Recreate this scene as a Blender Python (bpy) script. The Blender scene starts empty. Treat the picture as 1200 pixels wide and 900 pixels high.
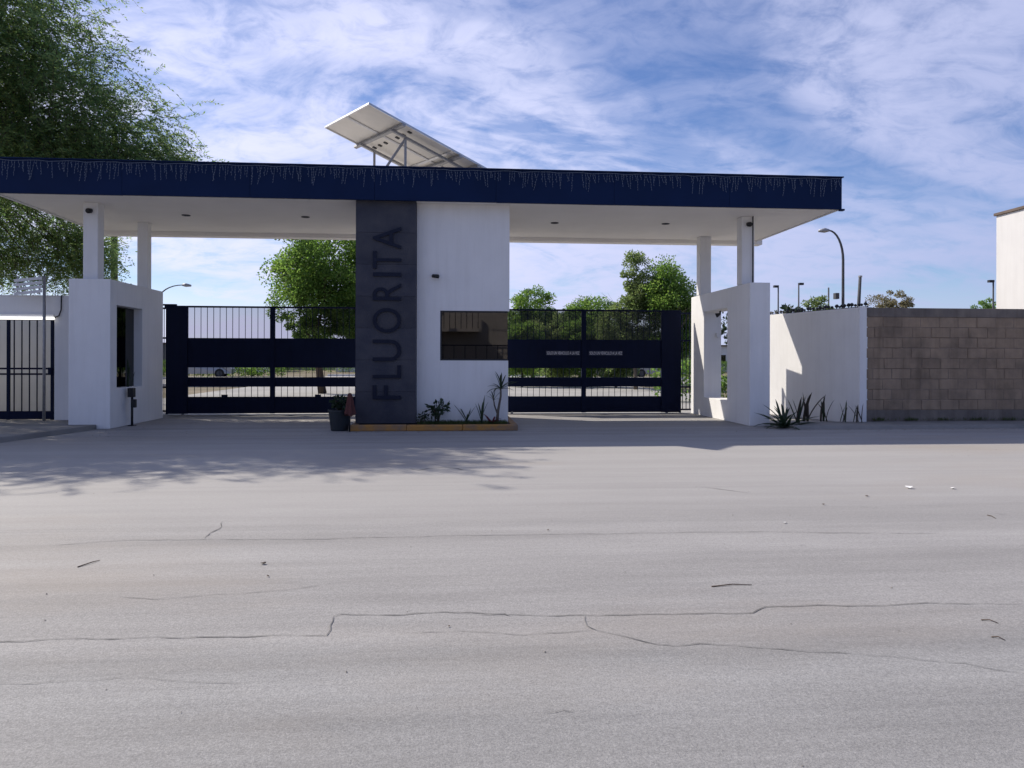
import bpy, bmesh, math, random
import numpy as np
from mathutils import Vector, Matrix

S = bpy.context.scene
COL = S.collection
R = math.radians

# ------------------------------------------------------------------ camera
F, CX, HY, CAM_H, YAW, ROLL = 900.0, 600.0, 422.0, 1.3, R(4.8), 0.0025
_c, _s = math.cos(YAW), math.sin(YAW)
cam_d = bpy.data.cameras.new('camera')
cam_d.sensor_width = 36.0
cam_d.lens = 36.0 * F / 1200.0
cam_d.shift_y = -(450.0 - HY) / 1200.0
cam_d.clip_start = 0.05
cam_d.clip_end = 6000
cam = bpy.data.objects.new('camera', cam_d)
COL.objects.link(cam)
_f = Vector((_s, _c, 0)); _r = Vector((_c, -_s, 0)); _u = Vector((0, 0, 1))
_r2 = _r * math.cos(ROLL) + _u * math.sin(ROLL)
_u2 = _u * math.cos(ROLL) - _r * math.sin(ROLL)
_m = Matrix((_r2, _u2, -_f)).transposed().to_4x4()
_m.translation = (0, 0, CAM_H)
cam.matrix_world = _m
S.camera = cam

# ------------------------------------------------------------------ light
SUN_TO = Vector((-0.887, 0.585, 1.0)).normalized()     # towards the sun
SUN_EL = math.asin(SUN_TO.z)
SUN_AZ = math.atan2(SUN_TO.x, SUN_TO.y)
sun_d = bpy.data.lights.new('sun', 'SUN')
sun_d.energy = 5.0
sun_d.angle = R(0.55)
sun_d.color = (1.0, 0.925, 0.81)
sun = bpy.data.objects.new('sun', sun_d)
sun.rotation_euler = (-SUN_TO).to_track_quat('-Z', 'Y').to_euler()
sun.location = (-20, 20, 30)
COL.objects.link(sun)

W = bpy.data.worlds.new('World')
S.world = W
W.use_nodes = True
nt = W.node_tree
nt.nodes.clear()
def wn(t, **kw):
    n = nt.nodes.new(t)
    for k, v in kw.items(): setattr(n, k, v)
    return n
def lk(a, b): nt.links.new(a, b)
def wmath(op, a, b=None, clamp=False):
    n = wn('ShaderNodeMath', operation=op, use_clamp=clamp)
    for i, v in enumerate((a, b)):
        if v is None: continue
        if isinstance(v, (int, float)): n.inputs[i].default_value = v
        else: lk(v, n.inputs[i])
    return n.outputs[0]
sky = wn('ShaderNodeTexSky', sky_type='NISHITA', sun_disc=False)
sky.sun_elevation = SUN_EL
sky.sun_rotation = SUN_AZ
sky.altitude = 1200
sky.air_density = 1.0; sky.dust_density = 0.25; sky.ozone_density = 3.0
tc = wn('ShaderNodeTexCoord')
sep = wn('ShaderNodeSeparateXYZ'); lk(tc.outputs['Generated'], sep.inputs[0])
zc = wmath('ADD', wmath('MAXIMUM', sep.outputs[2], 0.0), 0.30)
comb = wn('ShaderNodeCombineXYZ')
lk(wmath('DIVIDE', sep.outputs[0], zc), comb.inputs[0])
lk(wmath('DIVIDE', sep.outputs[1], zc), comb.inputs[1])
def cloud_noise(loc, rot, scale, nscale, detail, rough, dist):
    mp = wn('ShaderNodeMapping')
    mp.inputs['Location'].default_value = loc
    mp.inputs['Rotation'].default_value = (0, 0, rot)
    mp.inputs['Scale'].default_value = scale
    lk(comb.outputs[0], mp.inputs[0])
    n = wn('ShaderNodeTexNoise')
    n.inputs['Scale'].default_value = nscale
    n.inputs['Detail'].default_value = detail
    n.inputs['Roughness'].default_value = rough
    n.inputs['Distortion'].default_value = dist
    lk(mp.outputs[0], n.inputs['Vector'])
    return n.outputs[0]
def wramp(v, stops):
    r = wn('ShaderNodeValToRGB')
    r.color_ramp.interpolation = 'EASE'
    els = r.color_ramp.elements
    els[0].position, els[0].color = stops[0][0], (stops[0][1],) * 3 + (1,)
    els[1].position, els[1].color = stops[1][0], (stops[1][1],) * 3 + (1,)
    lk(v, r.inputs[0])
    return r.outputs[0]
sheet = wramp(cloud_noise((17.2, 2.4, 0), R(-20), (0.8, 1.3, 1), 0.95, 5, 0.5, 0.8), ((0.35, 0.22), (0.60, 1.0)))
wisps = wramp(cloud_noise((17.9, 19.5, 4), R(-50), (0.9, 1.6, 1), 2.6, 10, 0.62, 1.1), ((0.30, 0.16), (0.62, 1.0)))
puffs = wramp(cloud_noise((1.4, 9.2, 2), R(10), (1.0, 1.3, 1), 11.0, 7, 0.62, 0.6), ((0.30, 0.45), (0.60, 1.0)))
dens = wmath('MULTIPLY', wmath('MULTIPLY', sheet, wisps), puffs)
# a thin sheet is seen through a longer path near the horizon than overhead
tau = wmath('DIVIDE', wmath('MULTIPLY', dens, -1.05), wmath('ADD', wmath('MAXIMUM', sep.outputs[2], 0.0), 0.20))
dens = wmath('SUBTRACT', 1.0, wmath('EXPONENT', tau))
# milky band low over the horizon
low = wmath('POWER', wmath('MULTIPLY', wmath('SUBTRACT', 0.15, wmath('MAXIMUM', sep.outputs[2], 0.0)), 9.0, True), 1.5)
dens = wmath('MAXIMUM', wmath('MULTIPLY', dens, 1.0), wmath('MULTIPLY', low, 0.86), True)
# thin ice cloud scatters forward: brighter towards the sun, dimmer and bluer away from it
dot = wn('ShaderNodeVectorMath', operation='DOT_PRODUCT'); lk(tc.outputs['Generated'], dot.inputs[0]); dot.inputs[1].default_value = SUN_TO
fwd = wmath('POWER', wmath('MULTIPLY', wmath('ADD', dot.outputs['Value'], 1.0), 0.5), 1.6)
cmix = wn('ShaderNodeMix', data_type='RGBA', blend_type='MIX')
lk(fwd, cmix.inputs['Factor']); cmix.inputs[6].default_value = (1.1, 2.0, 4.8, 1); cmix.inputs[7].default_value = (10.9, 10.8, 13.2, 1)
mix = wn('ShaderNodeMix', data_type='RGBA', blend_type='MIX')
sat = wn('ShaderNodeHueSaturation'); sat.inputs['Saturation'].default_value = 1.22; sat.inputs['Hue'].default_value = 0.512; sat.inputs['Value'].default_value = 1.15
lk(sky.outputs[0], sat.inputs['Color'])
lk(dens, mix.inputs['Factor']); lk(sat.outputs[0], mix.inputs[6]); lk(cmix.outputs[2], mix.inputs[7])
bg = wn('ShaderNodeBackground'); bg.inputs['Strength'].default_value = 0.1
lk(mix.outputs[2], bg.inputs['Color'])
wo = wn('ShaderNodeOutputWorld'); lk(bg.outputs[0], wo.inputs[0])

S.view_settings.view_transform = 'Standard'
S.view_settings.look = 'None'
S.view_settings.gamma = 1
S.view_settings.exposure = 0.1
S.view_settings.use_curve_mapping = False
S.render.engine = 'CYCLES'
S.cycles.use_denoising = True
S.cycles.max_bounces = 10
S.cycles.transparent_max_bounces = 16

# ------------------------------------------------------------------ pixel -> place helpers
def ray(px, py):
    dx, dy = px - CX, py - HY
    x = dx * math.cos(ROLL) + dy * math.sin(ROLL)
    y = -dx * math.sin(ROLL) + dy * math.cos(ROLL)
    u, v = x / F, -y / F
    return (u * _c + _s, -u * _s + _c, v)
def G(px, py, z=0.0):
    d = ray(px, py); t = (z - CAM_H) / d[2]
    return Vector((d[0] * t, d[1] * t, z))
def PY(px, py, Y):
    d = ray(px, py); t = Y / d[1]
    return Vector((d[0] * t, Y, CAM_H + d[2] * t))

# ------------------------------------------------------------------ materials
MATS = {}
def new_mat(name):
    m = bpy.data.materials.new(name); m.use_nodes = True
    MATS[name] = m
    t = m.node_tree
    return m, t, t.nodes['Principled BSDF']
def pm(name, c1, c2=None, scale=3.0, rough=0.7, bump=0.0, bscale=60.0, metal=0.0, spec=0.4, stretch=(1, 1, 1), detail=6, objrand=0.0, lo=0.35, hi=0.65, world=False):
    m, t, b = new_mat(name)
    N = t.nodes.new; L = t.links.new
    b.inputs['Roughness'].default_value = rough
    b.inputs['Metallic'].default_value = metal
    b.inputs['Specular IOR Level'].default_value = spec
    c2 = c2 or tuple(x * 0.85 for x in c1)
    if world:
        src = N('ShaderNodeNewGeometry').outputs['Position']
    else:
        src = N('ShaderNodeTexCoord').outputs['Object']
    mp = N('ShaderNodeMapping'); mp.inputs['Scale'].default_value = stretch
    L(src, mp.inputs[0])
    n = N('ShaderNodeTexNoise'); n.inputs['Scale'].default_value = scale; n.inputs['Detail'].default_value = detail
    n.inputs['Roughness'].default_value = 0.6
    L(mp.outputs[0], n.inputs['Vector'])
    r = N('ShaderNodeValToRGB'); L(n.outputs[0], r.inputs[0])
    e = r.color_ramp.elements
    e[0].position, e[0].color = lo, tuple(c1) + (1,)
    e[1].position, e[1].color = hi, tuple(c2) + (1,)
    out = r.outputs[0]
    if objrand:
        oi = N('ShaderNodeObjectInfo')
        hsv = N('ShaderNodeHueSaturation')
        mr = N('ShaderNodeMapRange'); mr.inputs['To Min'].default_value = 1 - objrand; mr.inputs['To Max'].default_value = 1 + objrand
        L(oi.outputs['Random'], mr.inputs[0]); L(mr.outputs[0], hsv.inputs['Value']); L(out, hsv.inputs['Color'])
        out = hsv.outputs[0]
    L(out, b.inputs['Base Color'])
    if bump:
        n2 = N('ShaderNodeTexNoise'); n2.inputs['Scale'].default_value = bscale; n2.inputs['Detail'].default_value = 4
        L(mp.outputs[0], n2.inputs['Vector'])
        bp = N('ShaderNodeBump'); bp.inputs['Strength'].default_value = bump; bp.inputs['Distance'].default_value = 0.01
        L(n2.outputs[0], bp.inputs['Height']); L(bp.outputs[0], b.inputs['Normal'])
    return m

def leaf_mat(name, cols, trans=0.35):
    m, t, b = new_mat(name)
    N = t.nodes.new; L = t.links.new
    g = N('ShaderNodeNewGeometry')
    r = N('ShaderNodeValToRGB'); L(g.outputs['Random Per Island'], r.inputs[0])
    e = r.color_ramp.elements
    e[0].position, e[0].color = 0.0, cols[0] + (1,)
    e[1].position, e[1].color = 1.0, cols[-1] + (1,)
    for i, c in enumerate(cols[1:-1]):
        x = e.new((i + 1) / (len(cols) - 1)); x.color = c + (1,)
    L(r.outputs[0], b.inputs['Base Color'])
    b.inputs['Roughness'].default_value = 0.55
    b.inputs['Specular IOR Level'].default_value = 0.3
    tr = N('ShaderNodeBsdfTranslucent')
    hs = N('ShaderNodeHueSaturation'); hs.inputs['Value'].default_value = 2.5; hs.inputs['Saturation'].default_value = 1.1; hs.inputs['Hue'].default_value = 0.485
    L(r.outputs[0], hs.inputs['Color']); L(hs.outputs[0], tr.inputs['Color'])
    mx = N('ShaderNodeMixShader'); mx.inputs[0].default_value = trans
    L(b.outputs[0], mx.inputs[1]); L(tr.outputs[0], mx.inputs[2])
    L(mx.outputs[0], t.nodes['Material Output'].inputs['Surface'])
    return m

def road_mat():
    m, t, b = new_mat('asphalt')
    N = t.nodes.new; L = t.links.new
    pos = N('ShaderNodeNewGeometry').outputs['Position']
    def noise(scale, stretch=(1, 1, 1), detail=5, rough=0.6, loc=(0, 0, 0)):
        mp = N('ShaderNodeMapping'); mp.inputs['Scale'].default_value = stretch; mp.inputs['Location'].default_value = loc
        L(pos, mp.inputs[0])
        n = N('ShaderNodeTexNoise'); n.inputs['Scale'].default_value = scale; n.inputs['Detail'].default_value = detail; n.inputs['Roughness'].default_value = rough
        L(mp.outputs[0], n.inputs['Vector']); return n.outputs[0]
    def ramp(v, a, b_, ca, cb):
        r = N('ShaderNodeValToRGB'); L(v, r.inputs[0]); e = r.color_ramp.elements
        e[0].position, e[0].color = a, ca + (1,); e[1].position, e[1].color = b_, cb + (1,)
        return r.outputs[0]
    def mixc(f, a, b_, mode='MIX'):
        x = N('ShaderNodeMix'); x.data_type = 'RGBA'; x.blend_type = mode
        if isinstance(f, float): x.inputs['Factor'].default_value = f
        else: L(f, x.inputs['Factor'])
        L(a, x.inputs[6]); L(b_, x.inputs[7]); return x.outputs[2]
    base = ramp(noise(0.5, (0.45, 1, 1), 6), 0.32, 0.68, (0.262, 0.253, 0.245), (0.318, 0.308, 0.298))
    streak = ramp(noise(1.0, (0.07, 1.6, 1), 5, 0.65, (3, 4.3, 0)), 0.33, 0.68, (0.80, 0.795, 0.79), (1.12, 1.12, 1.12))
    c = mixc(1.0, base, streak, 'MULTIPLY')
    fine = ramp(noise(2.4, (0.5, 2.0, 1), 7, 0.7, (8, 1, 0)), 0.36, 0.64, (0.93, 0.93, 0.93), (1.05, 1.05, 1.05))
    c = mixc(1.0, c, fine, 'MULTIPLY')
    speck = ramp(noise(95.0, (1, 1, 1), 3, 0.75), 0.36, 0.66, (0.78, 0.78, 0.79), (1.22, 1.22, 1.21))
    c = mixc(1.0, c, speck, 'MULTIPLY')
    speck2 = ramp(noise(33.0, (1, 1, 1), 3, 0.75, (4, 4, 4)), 0.38, 0.62, (0.90, 0.90, 0.90), (1.09, 1.09, 1.09))
    c = mixc(1.0, c, speck2, 'MULTIPLY')
    # pale exposed stone chips and dark pits between them
    chip = ramp(noise(210.0, (1, 1, 1), 2, 0.6, (2, 9, 1)), 0.60, 0.70, (1, 1, 1), (1.38, 1.38, 1.37))
    c = mixc(1.0, c, chip, 'MULTIPLY')
    pit = ramp(noise(150.0, (1, 1, 1), 2, 0.6, (9, 1, 3)), 0.62, 0.72, (1, 1, 1), (0.62, 0.62, 0.63))
    c = mixc(1.0, c, pit, 'MULTIPLY')
    # pale dust along the traffic lane; canopy shade deepened in colour by its fade
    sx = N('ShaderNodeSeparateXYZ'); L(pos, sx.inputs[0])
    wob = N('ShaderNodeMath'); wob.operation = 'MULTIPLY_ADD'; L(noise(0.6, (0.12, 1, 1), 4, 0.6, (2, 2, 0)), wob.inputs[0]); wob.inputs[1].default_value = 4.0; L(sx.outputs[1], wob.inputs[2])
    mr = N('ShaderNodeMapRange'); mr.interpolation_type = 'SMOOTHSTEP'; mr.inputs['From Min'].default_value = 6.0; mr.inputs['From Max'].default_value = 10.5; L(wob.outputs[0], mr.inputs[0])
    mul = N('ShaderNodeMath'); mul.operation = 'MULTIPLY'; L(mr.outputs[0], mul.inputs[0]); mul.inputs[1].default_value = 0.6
    mrb = N('ShaderNodeMapRange'); mrb.interpolation_type = 'SMOOTHSTEP'; mrb.inputs['From Min'].default_value = 15.5; mrb.inputs['From Max'].default_value = 12.5; L(wob.outputs[0], mrb.inputs[0])  # pale tone drops away at the canopy's shade edge, keeping shaded asphalt darker
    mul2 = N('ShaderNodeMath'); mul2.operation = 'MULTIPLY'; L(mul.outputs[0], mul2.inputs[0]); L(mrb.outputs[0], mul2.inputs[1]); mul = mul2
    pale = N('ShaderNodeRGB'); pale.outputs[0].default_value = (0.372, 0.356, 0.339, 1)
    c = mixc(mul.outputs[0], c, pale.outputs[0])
    # dusty brown soil spread, patches of their own
    dustf = ramp(noise(0.23, (0.5, 1.2, 1), 6, 0.6, (1.8, 0.55, 0)), 0.52, 0.68, (0, 0, 0), (0.55, 0.55, 0.55))
    rgb = N('ShaderNodeRGB'); rgb.outputs[0].default_value = (0.30, 0.258, 0.215, 1)
    c = mixc(dustf, c, rgb.outputs[0])
    # few dark oily specks
    oil = ramp(noise(1.3, (0.6, 1.4, 1), 7, 0.7, (12, 3, 0)), 0.66, 0.74, (1, 1, 1), (0.80, 0.80, 0.81))
    c = mixc(1.0, c, oil, 'MULTIPLY')
    wob2 = N('ShaderNodeMath'); wob2.operation = 'MULTIPLY_ADD'; L(noise(0.5, (0.5, 0.1, 1), 3, 0.5, (6, 2, 0)), wob2.inputs[0]); wob2.inputs[1].default_value = 1.0; L(sx.outputs[1], wob2.inputs[2])
    mr2 = N('ShaderNodeMapRange'); mr2.inputs['From Min'].default_value = 3.9; mr2.inputs['From Max'].default_value = 4.15; L(wob2.outputs[0], mr2.inputs[0])
    strip = ramp(mr2.outputs[0], 0.0, 1.0, (0.93, 0.945, 0.955), (1.0, 1.0, 1.0))
    c = mixc(1.0, c, strip, 'MULTIPLY')
    # soft grey wheel tracks and drips
    trk = ramp(noise(0.9, (0.06, 2.6, 1), 6, 0.7, (5, 9, 0)), 0.55, 0.72, (1, 1, 1), (0.88, 0.88, 0.885))
    c = mixc(1.0, c, trk, 'MULTIPLY')
    drip = ramp(noise(3.2, (1, 1, 1), 5, 0.6, (7, 3, 0)), 0.68, 0.76, (1, 1, 1), (0.80, 0.80, 0.81))
    c = mixc(1.0, c, drip, 'MULTIPLY')
    L(c, b.inputs['Base Color'])
    b.inputs['Roughness'].default_value = 0.72
    b.inputs['Specular IOR Level'].default_value = 0.45
    bp = N('ShaderNodeBump'); bp.inputs['Strength'].default_value = 0.55; bp.inputs['Distance'].default_value = 0.006
    L(noise(120.0, (1, 1, 1), 4, 0.7), bp.inputs['Height']); L(bp.outputs[0], b.inputs['Normal'])
    return m

def glass_mat(name, tint, refl_ior=1.5, rough=0.0):
    m, t, b = new_mat(name)
    N = t.nodes.new; L = t.links.new
    fr = N('ShaderNodeFresnel'); fr.inputs['IOR'].default_value = refl_ior
    tr = N('ShaderNodeBsdfTransparent'); tr.inputs['Color'].default_value = tint + (1,)
    gl = N('ShaderNodeBsdfGlossy'); gl.inputs['Roughness'].default_value = rough; gl.inputs['Color'].default_value = (1, 1, 1, 1)
    mx = N('ShaderNodeMixShader')
    L(fr.outputs[0], mx.inputs[0]); L(tr.outputs[0], mx.inputs[1]); L(gl.outputs[0], mx.inputs[2])
    L(mx.outputs[0], t.nodes['Material Output'].inputs['Surface'])
    return m

def emit_mat(name, col, strength):
    m, t, b = new_mat(name)
    b.inputs['Base Color'].default_value = (0.9, 0.9, 0.9, 1)
    b.inputs['Emission Color'].default_value = col + (1,)
    b.inputs['Emission Strength'].default_value = strength
    return m

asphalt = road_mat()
pm('stucco', (0.78, 0.775, 0.77), (0.71, 0.705, 0.70), 1.3, 0.85, 0.25, 90, spec=0.2, lo=0.3, hi=0.75)
pm('soffit', (0.86, 0.83, 0.79), (0.81, 0.78, 0.74), 0.9, 0.85, 0.1, 60, spec=0.2)
pm('navy_metal', (0.0045, 0.016, 0.062), (0.0035, 0.013, 0.05), 1.2, 0.6, 0.03, 30, spec=0.12)
pm('gate_paint', (0.0042, 0.0085, 0.032), (0.0034, 0.007, 0.026), 2.0, 0.6, 0.04, 40, spec=0.12)
pm('dark_stone', (0.030, 0.034, 0.052), (0.066, 0.066, 0.078), 2.3, 0.55, 0.3, 30, spec=0.25, objrand=0.10, detail=11, lo=0.3, hi=0.72)
pm('letter_metal', (0.006, 0.010, 0.026), (0.008, 0.012, 0.03), 6, 0.5, spec=0.2)
pm('block', (0.35, 0.265, 0.19), (0.22, 0.17, 0.128), 1.9, 0.95, 1.0, 55, spec=0.1, objrand=0.09, world=True, detail=10)
pm('mortar', (0.275, 0.213, 0.165), (0.17, 0.137, 0.112), 2.2, 0.95, 0.6, 60, spec=0.1, world=True)
pm('cast_concrete', (0.22, 0.19, 0.165), (0.15, 0.132, 0.12), 2.5, 0.95, 0.5, 45, spec=0.1, world=True)
pm('pavement_concrete', (0.25, 0.24, 0.225), (0.19, 0.183, 0.172), 1.3, 0.92, 0.4, 60, spec=0.15, world=True)
pm('inner_concrete', (0.36, 0.35, 0.33), (0.29, 0.28, 0.265), 0.4, 0.92, 0.2, 30, spec=0.15, world=True)
pm('dry_ground', (0.22, 0.18, 0.135), (0.14, 0.13, 0.08), 0.25, 0.95, 0.4, 8, spec=0.1, world=True)
pm('kerb_paint', (0.40, 0.20, 0.05), (0.22, 0.15, 0.10), 2.5, 0.8, 0.3, 40, lo=0.42, hi=0.6, world=True)
pm('soil', (0.05, 0.036, 0.025), (0.03, 0.023, 0.017), 9, 0.95, 0.6, 50)
pm('white_paint_metal', (0.72, 0.72, 0.72), (0.64, 0.64, 0.64), 3, 0.5)
pm('backsheet', (0.70, 0.67, 0.62), (0.62, 0.60, 0.56), 2.0, 0.7, spec=0.3)
pm('aluminium', (0.60, 0.60, 0.61), (0.52, 0.52, 0.53), 5, 0.42, metal=0.75)
pm('galvanised', (0.36, 0.36, 0.37), (0.27, 0.27, 0.28), 14, 0.55, metal=0.5)
pm('dull_steel', (0.085, 0.088, 0.095), (0.065, 0.068, 0.075), 9, 0.7, spec=0.2)
pm('roof_coating', (0.62, 0.60, 0.57), (0.52, 0.50, 0.48), 2, 0.9)
pm('solar_cell', (0.012, 0.018, 0.05), (0.01, 0.015, 0.04), 3, 0.2)
pm('black_plastic', (0.014, 0.015, 0.018), (0.02, 0.02, 0.023), 5, 0.5)
pm('bucket_plastic', (0.018, 0.026, 0.034), (0.013, 0.019, 0.026), 5, 0.5)
pm('faded_red_cloth', (0.115, 0.036, 0.032), (0.08, 0.03, 0.028), 12, 0.9, 0.3, 80)
pm('bark', (0.085, 0.062, 0.045), (0.05, 0.038, 0.03), 6, 0.95, 0.8, 25, stretch=(1, 1, 0.25))
pm('pale_bark', (0.17, 0.14, 0.11), (0.10, 0.085, 0.07), 6, 0.95, 0.6, 25, stretch=(1, 1, 0.3))
pm('crack_fill', (0.115, 0.112, 0.11), (0.20, 0.197, 0.192), 3.0, 0.95, world=True)
pm('string_plastic', (0.17, 0.20, 0.25), (0.11, 0.135, 0.18), 20, 0.4)
pm('house_white', (0.66, 0.65, 0.635), (0.62, 0.61, 0.60), 0.8, 0.9, 0.15, 40)
pm('house_beige', (0.40, 0.36, 0.33), (0.34, 0.31, 0.285), 0.7, 0.9, 0.2, 30)
pm('roof_brown', (0.16, 0.12, 0.10), (0.11, 0.085, 0.07), 3, 0.9)
pm('far_wall', (0.20, 0.20, 0.20), (0.14, 0.14, 0.145), 0.4, 0.9)
pm('car_white', (0.72, 0.73, 0.74), (0.70, 0.71, 0.72), 1, 0.25)
pm('car_silver', (0.32, 0.33, 0.35), (0.30, 0.31, 0.33), 1, 0.28, metal=0.4)
pm('car_red', (0.20, 0.02, 0.018), (0.18, 0.018, 0.016), 1, 0.25)
pm('rubber', (0.015, 0.015, 0.015), (0.022, 0.022, 0.022), 8, 0.85)
pm('twig_wood', (0.13, 0.10, 0.08), (0.09, 0.07, 0.055), 20, 0.9)
pm('paper', (0.80, 0.80, 0.78), (0.72, 0.72, 0.70), 10, 0.8)
pm('sign_plate', (0.035, 0.04, 0.07), (0.03, 0.034, 0.06), 3, 0.5)
pm('sign_ink', (0.80, 0.80, 0.84), (0.55, 0.55, 0.6), 3, 0.6)
pm('painted_line', (0.62, 0.61, 0.58), (0.45, 0.44, 0.42), 2.5, 0.9, world=True)
leaf_mat('leaf_mesquite', [(0.055, 0.10, 0.045), (0.09, 0.15, 0.058), (0.15, 0.195, 0.075)], 0.62)
leaf_mat('leaf_ash', [(0.045, 0.098, 0.026), (0.08, 0.145, 0.036), (0.115, 0.175, 0.05)], 0.58)
leaf_mat('leaf_poplar', [(0.065, 0.105, 0.040), (0.10, 0.145, 0.055), (0.14, 0.175, 0.075)], 0.55)
leaf_mat('leaf_dry', [(0.10, 0.10, 0.05), (0.14, 0.13, 0.07), (0.17, 0.15, 0.09)], 0.35)
leaf_mat('leaf_dark', [(0.016, 0.032, 0.018), (0.025, 0.045, 0.024), (0.035, 0.055, 0.028)], 0.2)
leaf_mat('leaf_red', [(0.10, 0.025, 0.03), (0.14, 0.035, 0.04)], 0.25)
leaf_mat('blade_dry', [(0.030, 0.027, 0.022), (0.06, 0.052, 0.04)], 0.2)
leaf_mat('grass', [(0.03, 0.055, 0.018), (0.05, 0.085, 0.026), (0.09, 0.095, 0.04)], 0.3)
glass_mat('booth_glass', (0.20, 0.17, 0.17), 1.85)
glass_mat('dark_glass', (0.03, 0.035, 0.05), 1.45)
glass_mat('smoke_screen', (0.74, 0.73, 0.76), 1.1, 0.2)
glass_mat('dark_screen', (0.62, 0.62, 0.60), 1.3, 0.4)
glass_mat('house_glass', (0.05, 0.06, 0.07), 1.5)
emit_mat('lit_tube', (1.0, 0.97, 0.90), 1.3)

def weather(name, amount=0.16):
    t = MATS[name].node_tree; N = t.nodes.new; L = t.links.new
    b = t.nodes['Principled BSDF']; src = b.inputs['Base Color'].links[0].from_socket
    pos = N('ShaderNodeNewGeometry').outputs['Position']
    mp = N('ShaderNodeMapping'); mp.inputs['Scale'].default_value = (5.0, 5.0, 0.35); L(pos, mp.inputs[0])
    n = N('ShaderNodeTexNoise'); n.inputs['Scale'].default_value = 1.6; n.inputs['Detail'].default_value = 8; n.inputs['Roughness'].default_value = 0.65; L(mp.outputs[0], n.inputs['Vector'])
    r = N('ShaderNodeValToRGB'); L(n.outputs[0], r.inputs[0]); e = r.color_ramp.elements
    e[0].position, e[0].color = 0.46, (1, 1, 1, 1); e[1].position, e[1].color = 0.72, (1 - amount, 1 - amount * 1.05, 1 - amount * 1.15, 1)
    mx = N('ShaderNodeMix'); mx.data_type = 'RGBA'; mx.blend_type = 'MULTIPLY'; mx.inputs['Factor'].default_value = 1.0
    L(src, mx.inputs[6]); L(r.outputs[0], mx.inputs[7]); L(mx.outputs[2], b.inputs['Base Color'])
weather('stucco', 0.06); weather('house_white', 0.06); weather('block', 0.2); weather('mortar', 0.2); weather('cast_concrete', 0.25); weather('gate_paint', 0.2)

# ------------------------------------------------------------------ mesh helpers
class MB:
    def __init__(self): self.v = []; self.f = []
    def add(self, vs, fs):
        o = len(self.v); self.v += [tuple(p) for p in vs]; self.f += [tuple(i + o for i in q) for q in fs]
        return self
    def box(self, x0, x1, y0, y1, z0, z1):
        vs = [(x, y, z) for x in (x0, x1) for y in (y0, y1) for z in (z0, z1)]
        return self.add(vs, [(0, 1, 3, 2), (4, 6, 7, 5), (0, 4, 5, 1), (2, 3, 7, 6), (0, 2, 6, 4), (1, 5, 7, 3)])
    def tube(self, pts, rad, n=8, caps=True):
        pts = [Vector(p) for p in pts]
        rad = rad if isinstance(rad, (list, tuple)) else [rad] * len(pts)
        vs = []; fs = []
        prev = None
        for i, p in enumerate(pts):
            d = (pts[min(i + 1, len(pts) - 1)] - pts[max(i - 1, 0)]).normalized()
            a = Vector((0, 0, 1)) if abs(d.z) < 0.9 else Vector((1, 0, 0))
            if prev is not None: a = prev
            s = (a - d * a.dot(d)).normalized(); prev = s
            t = d.cross(s)
            for k in range(n):
                w = 2 * math.pi * (k + 0.5) / n
                vs.append(p + (s * math.cos(w) + t * math.sin(w)) * rad[i])
        for i in range(len(pts) - 1):
            for k in range(n):
                fs.append((i * n + k, i * n + (k + 1) % n, (i + 1) * n + (k + 1) % n, (i + 1) * n + k))
        if caps:
            fs.append(tuple(reversed(range(n)))); fs.append(tuple(range((len(pts) - 1) * n, len(pts) * n)))
        return self.add(vs, fs)
    def lathe(self, prof, c=(0, 0, 0), n=20):
        vs = []; fs = []
        for r, z in prof:
            for k in range(n):
                w = 2 * math.pi * k / n
                vs.append((c[0] + r * math.cos(w), c[1] + r * math.sin(w), c[2] + z))
        for i in range(len(prof) - 1):
            for k in range(n):
                fs.append((i * n + k, i * n + (k + 1) % n, (i + 1) * n + (k + 1) % n, (i + 1) * n + k))
        fs.append(tuple(reversed(range(n)))); fs.append(tuple(range((len(prof) - 1) * n, len(prof) * n)))
        return self.add(vs, fs)
    def hole(self, axis, t0, t1, u0, u1, v0, v1, hu0, hu1, hv0, hv1):
        """a slab with one rectangular opening through its thickness"""
        def P(t, u, v): return (t, u, v) if axis == 'x' else (u, t, v)
        o = [(u0, v0), (u1, v0), (u1, v1), (u0, v1)]; h = [(hu0, hv0), (hu1, hv0), (hu1, hv1), (hu0, hv1)]
        vs = [P(t, *p) for t in (t0, t1) for p in o + h]
        fs = []
        for k in range(4):
            j = (k + 1) % 4
            fs += [(k, j, 4 + j, 4 + k), (8 + k, 12 + k, 12 + j, 8 + j), (k, 8 + k, 8 + j, j), (4 + k, 4 + j, 12 + j, 12 + k)]
        return self.add(vs, fs)
    def mesh(self, name, smooth=False):
        me = bpy.data.meshes.new(name)
        me.from_pydata(self.v, [], self.f)
        bm = bmesh.new(); bm.from_mesh(me)
        bmesh.ops.recalc_face_normals(bm, faces=bm.faces)
        bm.to_mesh(me); bm.free()
        if smooth:
            me.polygons.foreach_set('use_smooth', [True] * len(me.polygons))
        me.update()
        return me
    def build(self, name, mat, parent=None, smooth=False, bevel=0.0, segs=2):
        return link(name, self.mesh(name, smooth), mat, parent, bevel, segs)

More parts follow.
